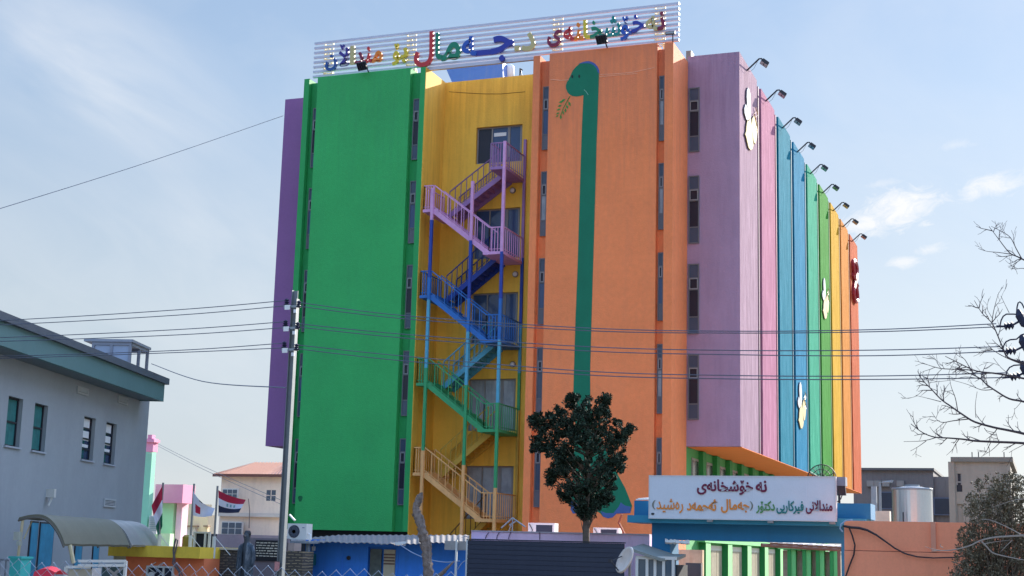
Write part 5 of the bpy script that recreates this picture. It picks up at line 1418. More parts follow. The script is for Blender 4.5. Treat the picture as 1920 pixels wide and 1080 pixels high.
for s_ in (-1, 1):
    b = MB(); b.tube([(xs+s_*.155, YST-.02, zf+1.53), (xs+s_*.205, YST, zf+1.38), (xs+s_*.225, YST+.0, zf+1.2), (xs+s_*.215, YST-.08, zf+.98)], [.072, .068, .06, .05], 10); part(b, 'sleeve', mat('bronze_coat', (60, 70, 84)), stt, smooth=True)
b = MB(); hc = Vector((xs, YST-.02, zf+1.80))
rows = []
for z, rx, ry, oy in ((.02, .098, .11, .01), (.07, .1, .118, .01), (.12, .085, .1, .01), (.15, .05, .06, .01)):
    rows.append([hc+Vector((rx*math.cos(a), oy+ry*math.sin(a)+(.03 if math.sin(a) < 0 else 0), z)) for a in [2*math.pi*i/18 for i in range(18)]])
b.rings(rows); part(b, 'hair', mat('bronze_hair', (54, 54, 58), .6, .1), stt, smooth=True)
b = MB(); b.prism([hc+Vector((0, -.15, .0)), hc+Vector((-.02, -.1, -.03)), hc+Vector((.02, -.1, -.03))], (0, .02, .05))
for s_ in (-1, 1):
    b.rings([[hc+Vector((s_*.038+.014*k*math.cos(a), -.112+.006*k, .012+.008*k*math.sin(a))) for a in [2*math.pi*i/8 for i in range(8)]] for k in (1, .3)])
    b.rings([[hc+Vector((s_*.1, .0+.02*k*math.cos(a), -.01+.03*k*math.sin(a))) for a in [2*math.pi*i/8 for i in range(8)]] for k in (1, .5)])
b.bar(hc+Vector((-.03, -.108, -.07)), hc+Vector((.03, -.108, -.07)), .014)
part(b, 'face', mat('bronze_face', (104, 100, 100), .55, .1), stt)
for s_ in (-1, 1):
    h0 = Vector((xs+s_*.205, YST-.1, zf+.9))
    b = MB()
    for j in range(4):
        o = (j-1.5)*.02; ln = (.085, .1, .095, .075)[j]
        b.tube([h0+Vector((0, o, -.02)), h0+Vector((-s_*.005, o, -.02-ln*.5)), h0+Vector((-s_*.02, o-.01, -.02-ln))], [.011, .01, .007], 6)
    b.tube([h0+Vector((-s_*.01, -.03, .01)), h0+Vector((-s_*.03, -.055, -.03)), h0+Vector((-s_*.03, -.05, -.065))], [.013, .011, .008], 6)
    part(b, 'fingers', BRZ, stt)

# flags
YFL = -17.5
def flagpole(lb, u, vt, vb, fl, mats_, base_strut=True):
    top, bot = at(u, vt, YFL), at(u-(2 if u > 400 else 0), vb, YFL)
    t = thing('flagpole', lb, 'flagpole', (top.x, YFL, zf1))
    b = MB(); x = top.x; b.tube([(x, YFL, zf1-.3), (x, YFL, top.z)], .03, 8); part(b, 'pole', FRAME, t)
    b = MB(); zz = at(u, vb-22, YFL).z; b.tube([(x, YFL, zf1-.3), (x, YFL, zz)], .055, 8); part(b, 'sleeve', FRAME_W, t)
    b = MB(); b.tube([(x, YFL, zz), (x+.55, YFL, zf1-.2)], .012, 5); b.tube([(x, YFL, zz), (x-.3, YFL+.4, zf1-.2)], .012, 5); part(b, 'stay', FRAME_W, t)
    g = MB(); nu, nv = 14, 12
    grid = []
    for i in range(nu+1):
        row = []
        for j in range(nv+1):
            s, q = i/nu, j/nv
            uu, vv = fl(s, q)
            row.append(at(uu, vv, YFL-.05-.12*math.sin(s*6+q*2)*s))
        grid.append(row)
    ids = [g.add(r) for r in grid]
    for i in range(nu):
        for j in range(nv):
            g.f.append((ids[i]+j, ids[i]+j+1, ids[i+1]+j+1, ids[i+1]+j)); g.mi.append(mats_[1](i/nu, (j+.5)/nv))
    part(g, 'flag', mats_[0], t, smooth=True)
    return t
RED = mat('flag_red', (176, 36, 62), .8); WHF = mat('flag_white', (214, 210, 218), .8); BLK = mat('flag_black', (38, 42, 66), .8); GRF = mat('flag_green', (30, 96, 70), .8); YLF = mat('flag_sun_yellow', (226, 190, 60), .8); SGR = mat('flag_script_green', (120, 164, 168), .8)
def bez(a, b_, c, t):
    return tuple((1-t)**2*x+2*t*(1-t)*y+t*t*z for x, y, z in zip(a, b_, c))
def fl1(s, q):   # furled, hangs from the top of the pole, swings left
    p0 = (304.5, 911+76*q); p1 = bez((304.5, 911+76*q), (302-2*q, 930+62*q), (296-12*(1-q), 948+58*q), 1)
    return (p0[0]+(p1[0]-p0[0])*s - 7*math.sin(s*3.1)*(1-q)*.0, p0[1]+(p1[1]-p0[1])*s)
flagpole('leftmost flagpole with a furled red, white and green flag', 306, 905, 1024, fl1, ([RED, WHF, GRF, YLF], lambda s, q: (0 if q < .36 else (1 if q < .7 else 2))))
def fl2(s, q):
    a = bez((362, 920+46*q), (376, 948+24*q), (403-6*q, 953+14*q), s); return a
flagpole('middle flagpole with a white flag bearing a red blot and dark tip', 364, 907, 1026, fl2, ([WHF, RED, BLK], lambda s, q: 1 if (.12 < s < .42 and .45 < q < .8) else (2 if (.3 < s < .46 and q < .12) else 0)))
def fl3(s, q):
    a = bez((409.5, 919+42*q), (430, 932+30*q+6*math.sin(q*3)), (461-13*q, 937+24*q), s); return a
flagpole('rightmost flagpole with a red, white and black tricolour flag', 408, 911, 1028, fl3, ([RED, WHF, BLK, SGR], lambda s, q: 0 if q < .33 else (2 if q > .68 else (3 if .25 < s < .7 and .42 < q < .6 and int(s*22) % 3 else 1))))
# boxes on the kiosk roof
b = MB(); p0, p1 = at(368, 1000, YKI+1), at(391, 1025, YKI+1); sgx = thing('screen_box', 'dark box with white frame standing on the kiosk roof', 'box', ((p0.x+p1.x)/2, YKI+1, zf1))
b.box(p0.x, p1.x, YKI+1, YKI+1.4, zf1, p0.z); part(b, 'box', BLACKISH, sgx)
b = MB()
for x in (p0.x-.05, (p0.x*.3+p1.x*.7), p1.x):
    b.box(x, x+.06, YKI+.94, YKI+1.0, zf1, p0.z)
b.box(p0.x-.05, p1.x+.06, YKI+.93, YKI+.995, p0.z, p0.z+.05); part(b, 'frame', FRAME_W, sgx)
b = MB(); p0, p1 = at(343, 1003, YKI+1.2), at(357, 1025, YKI+1.2); b.rings([[Vector(((p0.x+p1.x)/2+(p1.x-p0.x)/2*r*math.cos(a), YKI+1.3+.25*r*math.sin(a), z)) for a in [2*math.pi*i/14 for i in range(14)]] for z, r in ((zf1, 1), (p0.z-.06, 1), (p0.z, .7))])
solo(b, 'drum', mat('mustard_drum', (150, 128, 48), .7, var=.2), 'mustard coloured drum on the kiosk roof between two flagpoles', 'drum')

# ------------------------------------------------------------------ houses in the left background
DP = 104
def bx(mb, u0, v0, u1, v1, dist, depth=6, zlow=None):
    """box whose front follows the pixel rectangle at the given distance"""
    a, c = atd(u0, (v0+v1)/2, dist), atd(u1, (v0+v1)/2, dist); z1 = atd((u0+u1)/2, v0, dist).z; z0 = atd((u0+u1)/2, v1, dist).z if zlow is None else zlow
    y = (a.y+c.y)/2
    mb.box(a.x, c.x, y, y+depth, z0, z1); return (a.x, c.x, y, z0, z1)
pk = thing('pink_green_house', 'mint green house with pink parapet and chimney behind the flags', 'house', tuple(Vector((atd(315, 1000, DP).x, atd(315, 1000, DP).y, 0))))
MINT = mat('mint_paint', (140, 206, 176), .8, var=.05); PINK = mat('pink_paint', (226, 150, 176), .8, var=.05); LIME = mat('pale_green_paint', (178, 232, 178), .8, var=.05)
b = MB(); r = bx(b, 262, 845, 282, 1000, DP-1.5, .5, 0); part(b, 'tower', MINT, pk)
b = MB(); bx(b, 272, 822, 289, 847, DP-2, .6); bx(b, 276, 815, 286, 822, DP-1.8, .4); bx(b, 271, 824, 291, 829, DP-2.1, .75); part(b, 'chimney', PINK, pk)
b = MB(); bx(b, 284, 908, 349, 943, DP, 1.6); part(b, 'parapet', PINK, pk)
b = MB(); bx(b, 286, 943, 328, 1020, DP+.5, .6, 0); part(b, 'wall', LIME, pk)
b = MB(); bx(b, 328, 943, 341, 1020, DP+.3, .8, 0); part(b, 'column', mat('sunlit_pink_paint', (240, 196, 208), .8), pk)  # column pink made paler, sunlight put into its colour
b = MB(); bx(b, 277, 967, 296, 1001, DP-2.2, .3); w = part(b, 'window', FRAME_W, pk)
b = MB()
for k in range(9):
    bx(b, 278.5, 968.5+k*3.5, 294, 970.7+k*3.5, DP-2.3, .05)
part(b, 'shutter_slat', mat('shutter_grey', (150, 170, 168), .6), w)
b = MB(); bx(b, 283, 1000, 322, 1024, DP-1, .5, 0); part(b, 'low_wall', mat('cream_green_paint', (206, 232, 190), .8), pk)
b = MB(); CRM = mat('cream_house_paint', (226, 206, 170), .85, var=.06)
ch = thing('cream_house', 'small cream house between the pink house and the red roof', 'house', tuple(Vector((atd(368, 1000, 110).x, atd(368, 1000, 110).y, 0))))
bx(b, 345, 944, 372, 1010, 112, 2, 0); bx(b, 360, 965, 392, 1012, 110, 1, 0); part(b, 'wall', CRM, ch)
b = MB(); bx(b, 343, 985, 371, 988, 109.6, .4); bx(b, 380, 985, 391, 988, 109.6, .4); part(b, 'window_hood', mat('hood_tan', (150, 124, 100), .8), ch)
b = MB(); bx(b, 348, 988, 368, 1004, 109.7, .2); part(b, 'window', mat('pale_window', (196, 186, 180), .5), ch)
# beige house with red roof
DH = 118
hh = thing('red_roof_house', 'beige two storey house with salmon red sheet roof', 'house', tuple(Vector((atd(462, 1000, DH).x, atd(462, 1000, DH).y, 0))))
BEI = mat('beige_render', (236, 214, 192), .9, var=.08, scale=.4, streak=.3, streak_s=1.2, dirt_or_light=(.2, .17, .15))
b = MB(); r = bx(b, 397, 890, 560, 1010, DH, 9, 0); part(b, 'wall', BEI, hh)
xL, xR_, yF, _, zE = r
RF = mat('salmon_sheet_roof', (168, 120, 102), .6, var=.05)
b = MB(); zr_ = atd(490, 866, DH+4.5).z; xq = atd(464, 866, DH+4.5).x; o = .5
A, B_, C_, D_ = Vector((xL-o, yF-o, zE)), Vector((xR_+o, yF-o, zE)), Vector((xR_+o, yF+9+o, zE)), Vector((xL-o, yF+9+o, zE)); R1, R2 = Vector((xq, yF+4.5, zr_)), Vector((xR_-3, yF+4.5, zr_))
b.face(A, B_, R2, R1); b.face(B_, C_, R2); b.face(C_, D_, R1, R2); b.face(D_, A, R1); b.face(A, D_, C_, B_)
for k in range(26):
    t_ = k/25; p = A.lerp(B_, t_); q = R1.lerp(R2, min(1, max(0, (p.x-R1.x)/(R2.x-R1.x)))) if True else R1
    b.bar(p+Vector((0, 0, .03)), q+Vector((0, -.02, .03)), .06)
part(b, 'roof', RF, hh)
b = MB(); b.box(xL-o-.05, xR_+o, yF-o-.06, yF-o+.0, zE-.18, zE+.05); part(b, 'gutter', mat('gutter_brown', (110, 70, 62), .6), hh)
for (u0, v0, u1, v1) in ((414, 916, 448, 936), (497, 917, 520, 941), (411, 978, 458, 1003), (493, 978, 532, 1004)):
    f = MB(); rr = bx(f, u0, v0, u1, v1, DH-.3, .25); w = part(f, 'window', FRAME_W, hh)
    p = MB(); n2 = 3 if u1-u0 > 25 else 2
    for k in range(n2):
        xx0 = rr[0]+(rr[1]-rr[0])*(k+.08)/n2; xx1 = rr[0]+(rr[1]-rr[0])*(k+.92)/n2
        p.box(xx0, xx1, rr[2]-.03, rr[2]-.005, rr[3]+.08, (rr[3]+rr[4])/2-.03); p.box(xx0, xx1, rr[2]-.03, rr[2]-.005, (rr[3]+rr[4])/2+.03, rr[4]-.08)
    part(p, 'pane', glass('slate_glass', (70, 84, 98), .15, .5), w)
b = MB(); bx(b, 393, 962, 560, 969, DH-.5, .8); part(b, 'string_course', mat('pale_course', (206, 196, 184), .9), hh)
b = MB(); bx(b, 388, 1003, 560, 1030, DH-3, .4, 0); part(b, 'yard_wall', mat('mauve_render', (140, 130, 140), .9, var=.1), hh)
b = MB(); p = atd(468, 955, DH-.6); b.tube([atd(466, 935, DH-.6), atd(468, 958, DH-.6), atd(467, 990, DH-.6)], .04); part(b, 'drain_pipe', mat('grey_pipe', (130, 120, 116)), hh)

# ------------------------------------------------------------------ blue booth with corrugated canopy
YBB = -15.5
bo = thing('blue_booth', 'bright blue market booth under a ragged corrugated canopy', 'booth', (at(715, 1050, YBB).x, YBB, 0))
BB = mat('booth_blue', (56, 132, 228), .7, var=.1, scale=1.2, streak=.3, streak_s=4, dirt_or_light=(.03, .10, .34))
xa, xb2 = at(572, 1040, YBB).x, at(880, 1040, YBB).x; zt_ = at(700, 1014, YBB).z
b = MB()
e0 = at(690, 1040, YBB).x; e1 = at(742, 1040, YBB).x; zo0 = at(715, 1080, YBB).z-.3; zo1 = at(715, 1026, YBB).z
wall_holes(b, xa, xb2, 0, zt_, YBB, [(e0, e1, zo0, zo1)], .12); b.box(xa+.01, xb2-.01, YBB+.13, YBB+1.2, 0, zt_-.05)
part(b, 'wall', BB, bo)
b = MB()
for u in (575, 640, 745, 800, 850):
    x = at(u, 1040, YBB-.02).x; b.box(x, x+.03, YBB-.015, YBB-.002, 0, zt_-.05)
part(b, 'batten', BB, bo)
b = MB(); b.box(e0+.05, (e0+e1)/2-.03, YBB+.04, YBB+.07, zo0, zo1-.05); part(b, 'window', mat('dusty_window', (92, 100, 96), .3, var=.4, scale=7), bo)
b = MB(); b.box((e0+e1)/2+.05, e1-.03, YBB-.0+.03, YBB+.06, zo0, zo1-.06); n3 = part(b, 'board', mat('cream_board', (196, 184, 158), .7, var=.1), bo)
b = MB()
for k in range(4):
    z = zo1-.2-k*.085; b.box((e0+e1)/2+.055, e1-.035, YBB+.022, YBB+.029, z-.022, z+.022)
part(b, 'stripe', mat('brown_stripe', (120, 96, 88), .7), n3)
b = MB(); g = []
N = 260
for i in range(N+1):
    u = 545+(880-545)*i/N; wv = .013*math.sin(i*2*math.pi/8.4); dr = .012*math.sin(i*.13)+.02*math.sin(i*.031)
    f_ = at(u, 1018, YBB-.75); k_ = at(u, 1003+ (8*(1-i/70) if i < 70 else 0), YBB+1.4)
    f_.z += wv+dr-(.05 if 150 < i < 168 else 0); k_.z += wv
    g.append([f_, f_.lerp(k_, .5)+Vector((0, 0, .01)), k_])
b.sheet(g); b.sheet([[p+Vector((0, 0, -.012)) for p in r] for r in g]); b.sheet([[r[0] for r in g], [r[0]+Vector((0, 0, -.012)) for r in g]])
part(b, 'canopy', mat('corrugated_grey', (118, 114, 114), .8, .0, var=.15, scale=2.5, streak=.35, streak_z=1, dirt_or_light=(.28, .24, .2)), bo)
b = MB(); tp = [at(u, v, YBB-.78) for u, v in ((737, 1017), (744, 1023), (752, 1021), (760, 1019), (764, 1015))]; b.prism(tp, (0, .02, 0)); part(b, 'torn_flap', WHITE, bo)
c = at(588, 1028, YBB-.4); b = MB(); b.box(c.x-.04, c.x+.04, c.y-.04, c.y+.04, c.z-.07, c.z+.05); b.tube([c+Vector((0, 0, .05)), c+Vector((0, 0, .18))], .012); part(b, 'hanging_lamp', WHITE, bo)
c = at(654, 1046, YBB-.03); b = MB(); b.rings([[c+Vector((.06*k*math.cos(a), -o, .06*k*math.sin(a))) for a in [2*math.pi*i/12 for i in range(12)]] for k, o in ((1, 0), (1, .03), (.6, .035))]); part(b, 'round_vent', DARK, bo)
b = MB(); q0, q1 = at(572, 1038, YBB-.3), at(586, 1060, YBB-.3); b.box(q0.x, q1.x, YBB-.3, YBB-.1, q1.z, q0.z); part(b, 'meter_cabinet', mat('cabinet_green', (34, 110, 110), .6), bo)
b = MB(); b.tube(smooth_path([at(u, v, YBB-.85) for u, v in ((751, 1022), (775, 1037), (805, 1049), (835, 1054), (862, 1052))], 6), .012, 5); b.tube(smooth_path([at(u, v, YBB-.85) for u, v in ((858, 1068), (866, 1056), (874, 1051), (880, 1054))], 5), .012, 5); solo(b, 'rope', mat('pale_rope', (160, 176, 200), .8), 'pale rope sagging in front of the blue booth', 'rope')
fr = thing('post_stand', 'two white steel posts with a grey board at the end of the blue booth', 'frame', (at(865, 1050, YBB-.9).x, YBB-.9, 0))
for u in (855, 875):
    x = at(u, 1050, YBB-.9).x; b = MB(); b.box(x-.02, x+.03, YBB-.93, YBB-.88, 0, at(u, 1012, YBB-.9).z); part(b, 'post', FRAME_W, fr)
b = MB(); q0, q1 = at(834, 1014, YBB-.85), at(876, 1032, YBB-.85); b.box(q0.x, q1.x, YBB-.86, YBB-.82, q1.z, q0.z); part(b, 'board', mat('mottled_board', (150, 146, 142), .8, var=.3, scale=5), fr)
ac_unit('white air conditioner unit with round fan beside the steel pole', 538, 982, 575, 1011, -16.6, True)
b = MB(); c0, c1 = at(536, 1012, -16.7), at(582, 1014, -16.7); b.box(c0.x, c1.x, -16.75, -16.15, c0.z-.09, c0.z-.03); b.box(c0.x+.1, c0.x+.18, -16.6, -16.5, 0, c0.z-.09); b.box(c1.x-.18, c1.x-.1, -16.6, -16.5, 0, c0.z-.09)
solo(b, 'shelf', STEEL, 'steel stand under the white air conditioner by the pole', 'stand')

# ------------------------------------------------------------------ chain link fence near the camera
YF_ = -36.0
cf = thing('chain_link_fence', 'diamond wire chain link fence along the bottom of the view', 'fence', (at(450, 1075, YF_).x, YF_, 0))
xa, xb2 = at(-30, 1050, YF_).x, at(878, 1075, YF_).x; za = at(640, 1069, YF_).z
cw = (at(629, 1069, YF_).x-at(603, 1069, YF_).x); nn = int((xb2-xa)/cw)
b = MB(); ch_ = cw*.95
for i in range(nn):
    for s_ in (-1, 1):
        x = xa+i*cw; b.tube([(x+(cw/2*s_ if k % 2 else 0), YF_+.006*s_*(1 if k % 2 else -1), za+.03*math.sin(i*.9)-k*ch_/2) for k in range(int(2*(za-.1)/ch_))], .0042, 4)
part(b, 'mesh', mat('fence_wire', (160, 168, 178), .5, .3), cf)
b = MB(); b.tube([(xa, YF_+.02, za-.35), (xb2, YF_+.02, za-.35)], .02); b.tube([(xa, YF_+.02, .15), (xb2, YF_+.02, .15)], .02); part(b, 'rail', STEEL, cf)
for k in range(6):
    x = xa+(xb2-xa)*k/5; b = MB(); b.tube([(x, YF_+.03, 0), (x, YF_+.03, za-.3)], .03, 8); part(b, 'post', STEEL, cf)

# ------------------------------------------------------------------ trees
def leaf_cloud(mb, clumps, rnd, size, squash=1.0):
    for c, r, n in clumps:
        for _ in range(n):
            d = Vector((rnd.gauss(0, 1), rnd.gauss(0, 1), rnd.gauss(0, 1))).normalized()
            p = c + d*r*(rnd.random()**.45)
            a = (d*.6+Vector((rnd.uniform(-1, 1), rnd.uniform(-1, 1), rnd.uniform(-.6, 1)))).normalized()
            t = a.cross(Vector((rnd.uniform(-1, 1), rnd.uniform(-1, 1), rnd.uniform(-1, 1)))).normalized()
            s = size*rnd.uniform(.6, 1.4); w = s*.45
            mb.face(p-a*s*.5, p+t*w*.5, p+a*s*.5, p-t*w*.5)
def sdist(Y, u=960):
    d = ray(u, 900); return (Y-CAM.y)/d.y
YE = -15.75
ev = thing('evergreen_tree', 'small dense dark evergreen tree with bare trunk before the orange wall', 'tree', (at(1100, 1010, YE).x, YE, 0))
BARK = mat('grey_brown_bark', (104, 92, 80), .95, var=.25, scale=8, bump=.6, bscale=30)
tx = at(1100, 1000, YE).x
b = MB(); b.tube([(tx+.02, YE, 0), (tx, YE, 1.6), (tx-.02, YE, at(1100, 985, YE).z), (tx, YE, at(1098, 955, YE).z), (tx+.03, YE, at(1095, 900, YE).z), (tx, YE, at(1090, 840, YE).z)], [.11, .1, .095, .085, .06, .03], 9)
rnd = random.Random(11)
pxm = sdist(YE, 1090)/F_PX
blobs = [(1092, 800, 42), (1070, 790, 30), (1110, 775, 26), (1083, 760, 20), (1070, 752, 13), (1130, 765, 17), (1135, 752, 9), (1118, 790, 28), (1045, 800, 26), (1020, 795, 18), (1008, 785, 11), (1003, 790, 9), (1012, 815, 14), (1010, 840, 11), (1028, 835, 20), (1050, 835, 34), (1090, 845, 48), (1135, 825, 30), (1160, 810, 16), (1175, 805, 9), (1168, 820, 10), (1150, 850, 26), (1160, 862, 14), (1150, 880, 18), (1165, 880, 9),
         (1060, 875, 28), (1045, 885, 16), (1032, 890, 10), (1029, 898, 8), (1085, 895, 36), (1120, 890, 32), (1065, 920, 18), (1056, 928, 9), (1090, 935, 26), (1120, 925, 22), (1135, 930, 14), (1108, 952, 14), (1095, 955, 12), (1145, 905, 14), (1064, 862, 24), (1085, 820, 34), (1069, 744, 6), (1138, 745, 6), (1184, 803, 5), (999, 786, 6), (1003, 834, 7), (1031, 902, 8), (1100, 962, 11), (1086, 952, 12), (1114, 950, 12), (1062, 935, 8), (1128, 940, 10), (1030, 780, 6), (1048, 770, 7), (1155, 792, 6)]
cl_e = []
for u, v, rp_ in blobs:
    r = rp_*pxm
    for q in range(max(4, int(rp_*1.0))):
        a = rnd.uniform(0, 2*math.pi); rr = r*rnd.random()**.5*rnd.choice((.8, .9, 1.0, 1.15))
        c = at(u+rr/pxm*math.cos(a), v+rr/pxm*math.sin(a)*.95, YE) + Vector((0, rnd.uniform(-1, 1)*min(.9, r*1.3), 0))
        cl_e.append((c, rnd.uniform(.06, .13), rnd.randint(34, 60)))
for c, r, n in cl_e[::9]:
    s0 = Vector((tx, YE, max(1.9, c.z-.7))); b.tube([s0, s0.lerp(c, .55)+Vector((0, 0, -.05)), c], [.022, .014, .006], 4)
part(b, 'trunk', BARK, ev)
b = MB(); leaf_cloud(b, cl_e, rnd, .078); part(b, 'crown', leaf_mat('evergreen_leaf', (48, 60, 48), .8), ev)

# dead trunk in front of the yellow wall
YDT = -20.5
dt = thing('dead_trunk', 'broken grey dead tree trunk standing before the fire escape', 'tree trunk', (at(803, 1080, YDT).x, YDT, 0))
k_ = sdist(YDT, 790)/F_PX
pts = [(806, 1150, 12), (803, 1080, 10), (800, 1050, 9.5), (798, 1020, 10), (793, 1000, 9), (788, 980, 8.5), (783, 963, 7.5), (781, 950, 7), (785, 938, 6.5), (788, 930, 5), (792, 924, 2)]
b = MB(); P = smooth_path([at(u, v, YDT)+Vector((0, .03*math.sin(i), 0)) for i, (u, v, _) in enumerate(pts)], 6); R_l = []
for i in range(len(pts)-1):
    for q in range(6):
        R_l.append((pts[i][2]+(pts[i+1][2]-pts[i][2])*q/6)*k_*(1+.12*math.sin(i*5+q*2.3)))
R_l.append(.02); P[0].z = 0
b.tube(P, R_l, 18)
b.tube([at(783, 945, YDT), at(781, 935, YDT), at(783, 928, YDT)], [.045, .03, .01], 6); b.tube([at(781, 962, YDT), at(774, 967, YDT), at(773, 963, YDT)], [.04, .03, .01], 6)
b.tube([at(808, 1090, YDT), at(828, 1076, YDT), at(840, 1064, YDT), at(850, 1052, YDT)], [.07, .055, .04, .02], 7); b.tube([at(836, 1072, YDT), at(826, 1078, YDT), at(818, 1077, YDT)], [.03, .02, .01], 5)
for v_ in b.v:
    k2 = noise.noise(Vector((v_.x*9, v_.y*9, v_.z*2.2))); v_.x += k2*.05; v_.y += noise.noise(Vector((v_.x*7+5, v_.y*9, v_.z*2.5)))*.05
part(b, 'trunk', mat('dead_bark', (128, 114, 106), .95, var=.5, scale=7, fine=.15, bump=1.0, bscale=14, streak=.85, streak_s=16, streak_z=.15, dirt_or_light=(.03, .026, .024)), dt, smooth=True)

# bare tree on the right
YR_ = -30.0
br = thing('bare_tree', 'leafless winter tree reaching in from the right edge', 'tree', (at(2080, 900, YR_).x, YR_, 0))
TW = mat('twig_bark', (74, 62, 64), .9, var=.2, scale=10)
rnd = random.Random(5); kpx = sdist(YR_, 1900)/F_PX
def P8(pts):
    return [(1650+x/2.25, 400+y/2.25) for x, y in pts]
limbs = [(P8([(720, 260), (608, 197), (580, 183), (545, 165), (500, 108), (460, 55)]), 3.2), (P8([(600, 195), (575, 150), (548, 100), (500, 70), (470, 55)]), 2.0), (P8([(550, 172), (500, 165), (450, 160), (415, 148)]), 1.6), (P8([(650, 240), (600, 232), (570, 235), (542, 228)]), 1.5),
         (P8([(700, 670), (608, 632), (540, 608), (515, 560), (490, 500), (470, 460), (430, 420), (398, 368)]), 3.6), (P8([(472, 462), (478, 420), (490, 370), (502, 333)]), 1.8), (P8([(472, 440), (455, 410), (450, 395)]), 1.1), (P8([(545, 420), (525, 380), (510, 348)]), 1.2), (P8([(700, 680), (608, 640), (530, 608), (475, 575), (445, 540)]), 2.6), (P8([(545, 680), (510, 650), (478, 610)]), 1.3),
         (P8([(720, 720), (608, 697), (500, 677), (420, 668), (380, 655), (320, 625), (275, 603)]), 4.2), (P8([(400, 662), (330, 658), (260, 655), (210, 642), (178, 630)]), 2.3), (P8([(380, 655), (360, 620), (340, 600), (332, 582)]), 1.6), (P8([(270, 655), (262, 640), (255, 640)]), .8),
         (P8([(720, 830), (608, 795), (545, 782), (490, 750), (450, 722), (420, 695), (370, 672), (330, 650)]), 4.0), (P8([(480, 742), (430, 745), (370, 722), (300, 702)]), 1.7), (P8([(430, 700), (360, 690), (290, 705), (200, 715)]), 1.4), (P8([(600, 790), (575, 820), (565, 825)]), 1.1),
         (P8([(720, 960), (608, 930), (540, 915), (480, 903), (400, 880), (350, 850), (300, 815), (258, 785), (215, 740), (190, 715), (165, 685)]), 5.0), (P8([(258, 795), (200, 780), (150, 768)]), 1.5), (P8([(328, 835), (318, 780), (300, 730), (290, 672)]), 1.9), (P8([(372, 868), (310, 875), (265, 882), (240, 870), (218, 838)]), 2.1), (P8([(405, 862), (402, 810), (410, 752)]), 1.4), (P8([(320, 828), (290, 810), (260, 780), (252, 760)]), 1.1),
         (P8([(720, 985), (608, 970), (480, 964), (400, 960), (350, 953), (290, 948), (230, 944), (180, 925), (130, 888)]), 5.0), (P8([(240, 945), (180, 960), (100, 963)]), 1.8), (P8([(195, 960), (160, 985), (128, 1003)]), 1.4), (P8([(255, 945), (225, 920), (210, 900)]), 1.5), (P8([(505, 968), (470, 1000), (428, 1026)]), 1.4), (P8([(608, 975), (560, 1000), (545, 1010)]), 1.2), (P8([(440, 905), (455, 925), (490, 940)]), 1.2), (P8([(150, 905), (135, 920), (125, 895)]), .9)]
b = MB()
def twig(p, ang, ln, r, lev, depth):
    pts = [p]; a = ang
    for i in range(3):
        a += rnd.uniform(-.3, .3); p = (p[0]+ln/3*math.cos(a), p[1]+ln/3*math.sin(a)); pts.append(p)
    b.tube([at(u, v, YR_+depth+.04*i) for i, (u, v) in enumerate(pts)], [max(.003, r*k)*kpx*1.0 if False else max(.0028, r*kpx*k) for k in (1, .8, .6, .35)], 4)
    if lev > 0:
        for i in (1, 2):
            twig(pts[i], a+rnd.choice((-1, 1))*rnd.uniform(.4, .9), ln*.6, r*.65, lev-1, depth)
for pts, wd_ in limbs:
    dep = rnd.uniform(-.8, .8)
    sp = smooth_path([at(u, v, YR_+dep) for u, v in pts], 4); n = len(sp)
    b.tube(sp, [max(.0035, wd_/2*kpx*1.0*(1.15-.85*i/(n-1))) for i in range(n)], 6)
    for i in range(1, len(pts)-1):
        for _ in range(rnd.choice((1, 2, 2)) if wd_ > 1.8 else rnd.choice((0, 1, 1))):
            t = rnd.random(); u = pts[i][0]+(pts[i+1][0]-pts[i][0])*t; v = pts[i][1]+(pts[i+1][1]-pts[i][1])*t
            if u > 1960:
                continue
            a0 = math.atan2(pts[i+1][1]-pts[i][1], pts[i+1][0]-pts[i][0])
            twig((u, v), a0+rnd.choice((-1, 1))*rnd.uniform(.4, 1.0), rnd.uniform(12, 34), min(1.1, wd_*.3), 1, dep)
part(b, 'limb', TW, br, kind='stuff')
b = MB(); q = at(2080, 900, YR_)
b.tube([(q.x, YR_, 0), (q.x+.05, YR_, 1.5), (q.x, YR_, at(2080, 900, YR_).z), (q.x-.05, YR_, at(2080, 700, YR_).z), (q.x+.05, YR_, at(2080, 480, YR_).z)], [.22, .17, .14, .1, .04], 9)
for v0, v1 in ((520, 515), (700, 690), (740, 725), (790, 770), (840, 830), (850, 838)):
    b.tube([at(2080, v0+40, YR_), at(1968, v1, YR_)], [.05, .022], 6)
part(b, 'trunk', BARK, br)

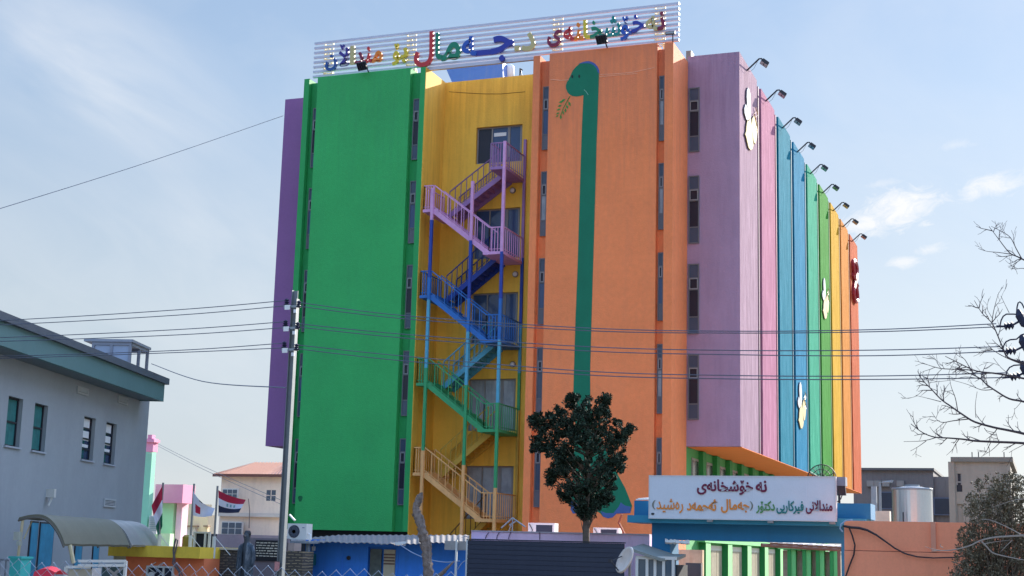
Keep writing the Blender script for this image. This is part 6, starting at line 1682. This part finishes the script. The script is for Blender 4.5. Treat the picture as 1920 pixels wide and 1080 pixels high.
# shrub at the lower right
YSH = -19.5
sh = thing('shrub', 'dense grey green shrub with pale twigs hiding the orange wall end', 'shrub', (at(1870, 1080, YSH).x, YSH, 0))
rnd = random.Random(21); kp = sdist(YSH, 1860)/F_PX; cl_s = []
for (u, v, rp_, dn) in [(1855, 935, 40, 1), (1890, 925, 36, 1), (1920, 940, 50, 1), (1835, 955, 26, 1), (1870, 970, 50, 1.1), (1915, 985, 50, 1.1), (1830, 1010, 34, 1.2), (1870, 1030, 55, 1.3), (1920, 1040, 60, 1.3), (1820, 1050, 34, 1.3), (1845, 1085, 50, 1.3), (1900, 1090, 60, 1.3), (1960, 1000, 60, 1), (1808, 1075, 22, 1.2), (1812, 1000, 16, .8), (1870, 910, 14, .7), (1905, 905, 12, .6)]:
    for q in range(int(rp_*1.9*dn)):
        a = rnd.uniform(0, 6.283); rr = rp_*rnd.random()**.5
        c = at(u+rr*math.cos(a), v+rr*math.sin(a), YSH)+Vector((0, rnd.uniform(-.7, .7), 0))
        cl_s.append((c, rnd.uniform(.05, .12), rnd.randint(12, 22)))
b = MB(); leaf_cloud(b, cl_s, rnd, .062); part(b, 'foliage', leaf_mat('shrub_leaf', (112, 104, 86), .5), sh)
b = MB(); q = at(1870, 1080, YSH)
for c, r, n in cl_s[::7]:
    s0 = Vector((q.x+rnd.uniform(-.4, .4), YSH+rnd.uniform(-.2, .2), rnd.uniform(.2, 1.2))); b.tube([s0, s0.lerp(c, .6)+Vector((rnd.uniform(-.1, .1), 0, .05)), c+Vector((rnd.uniform(-.08, .08), 0, .12))], [.016, .01, .004], 4)
part(b, 'stem', BARK, sh, kind='stuff')
b = MB(); PT = mat('pale_twig', (150, 138, 128), .9)
def P7(pts):
    return [(1580+x/4.153, 820+y/4.153) for x, y in pts]
for pts, w in ((P7([(1500, 760), (1412, 765), (1280, 772), (1180, 780), (1080, 802), (1000, 840), (930, 862), (830, 880), (700, 884)]), 4), (P7([(1080, 810), (1120, 850), (1170, 900), (1280, 930), (1412, 955), (1500, 960)]), 3), (P7([(1430, 785), (1340, 730), (1240, 680), (1150, 645), (1080, 640)]), 2.4), (P7([(1320, 800), (1270, 850), (1230, 890)]), 1.6), (P7([(760, 880), (700, 870), (640, 850)]), 1.4), (P7([(780, 860), (760, 845), (765, 830)]), 1.6), (P7([(1420, 480), (1330, 490), (1240, 520), (1160, 545)]), 1.4), (P7([(1100, 830), (1180, 815), (1300, 800)]), 1.6)):
    sp = smooth_path([at(u, v, YSH-.9) for u, v in pts], 4); n = len(sp); b.tube(sp, [max(.004, w/2*kp*(1.1-.7*i/(n-1))) for i in range(n)], 5)
part(b, 'dead_branch', PT, sh)
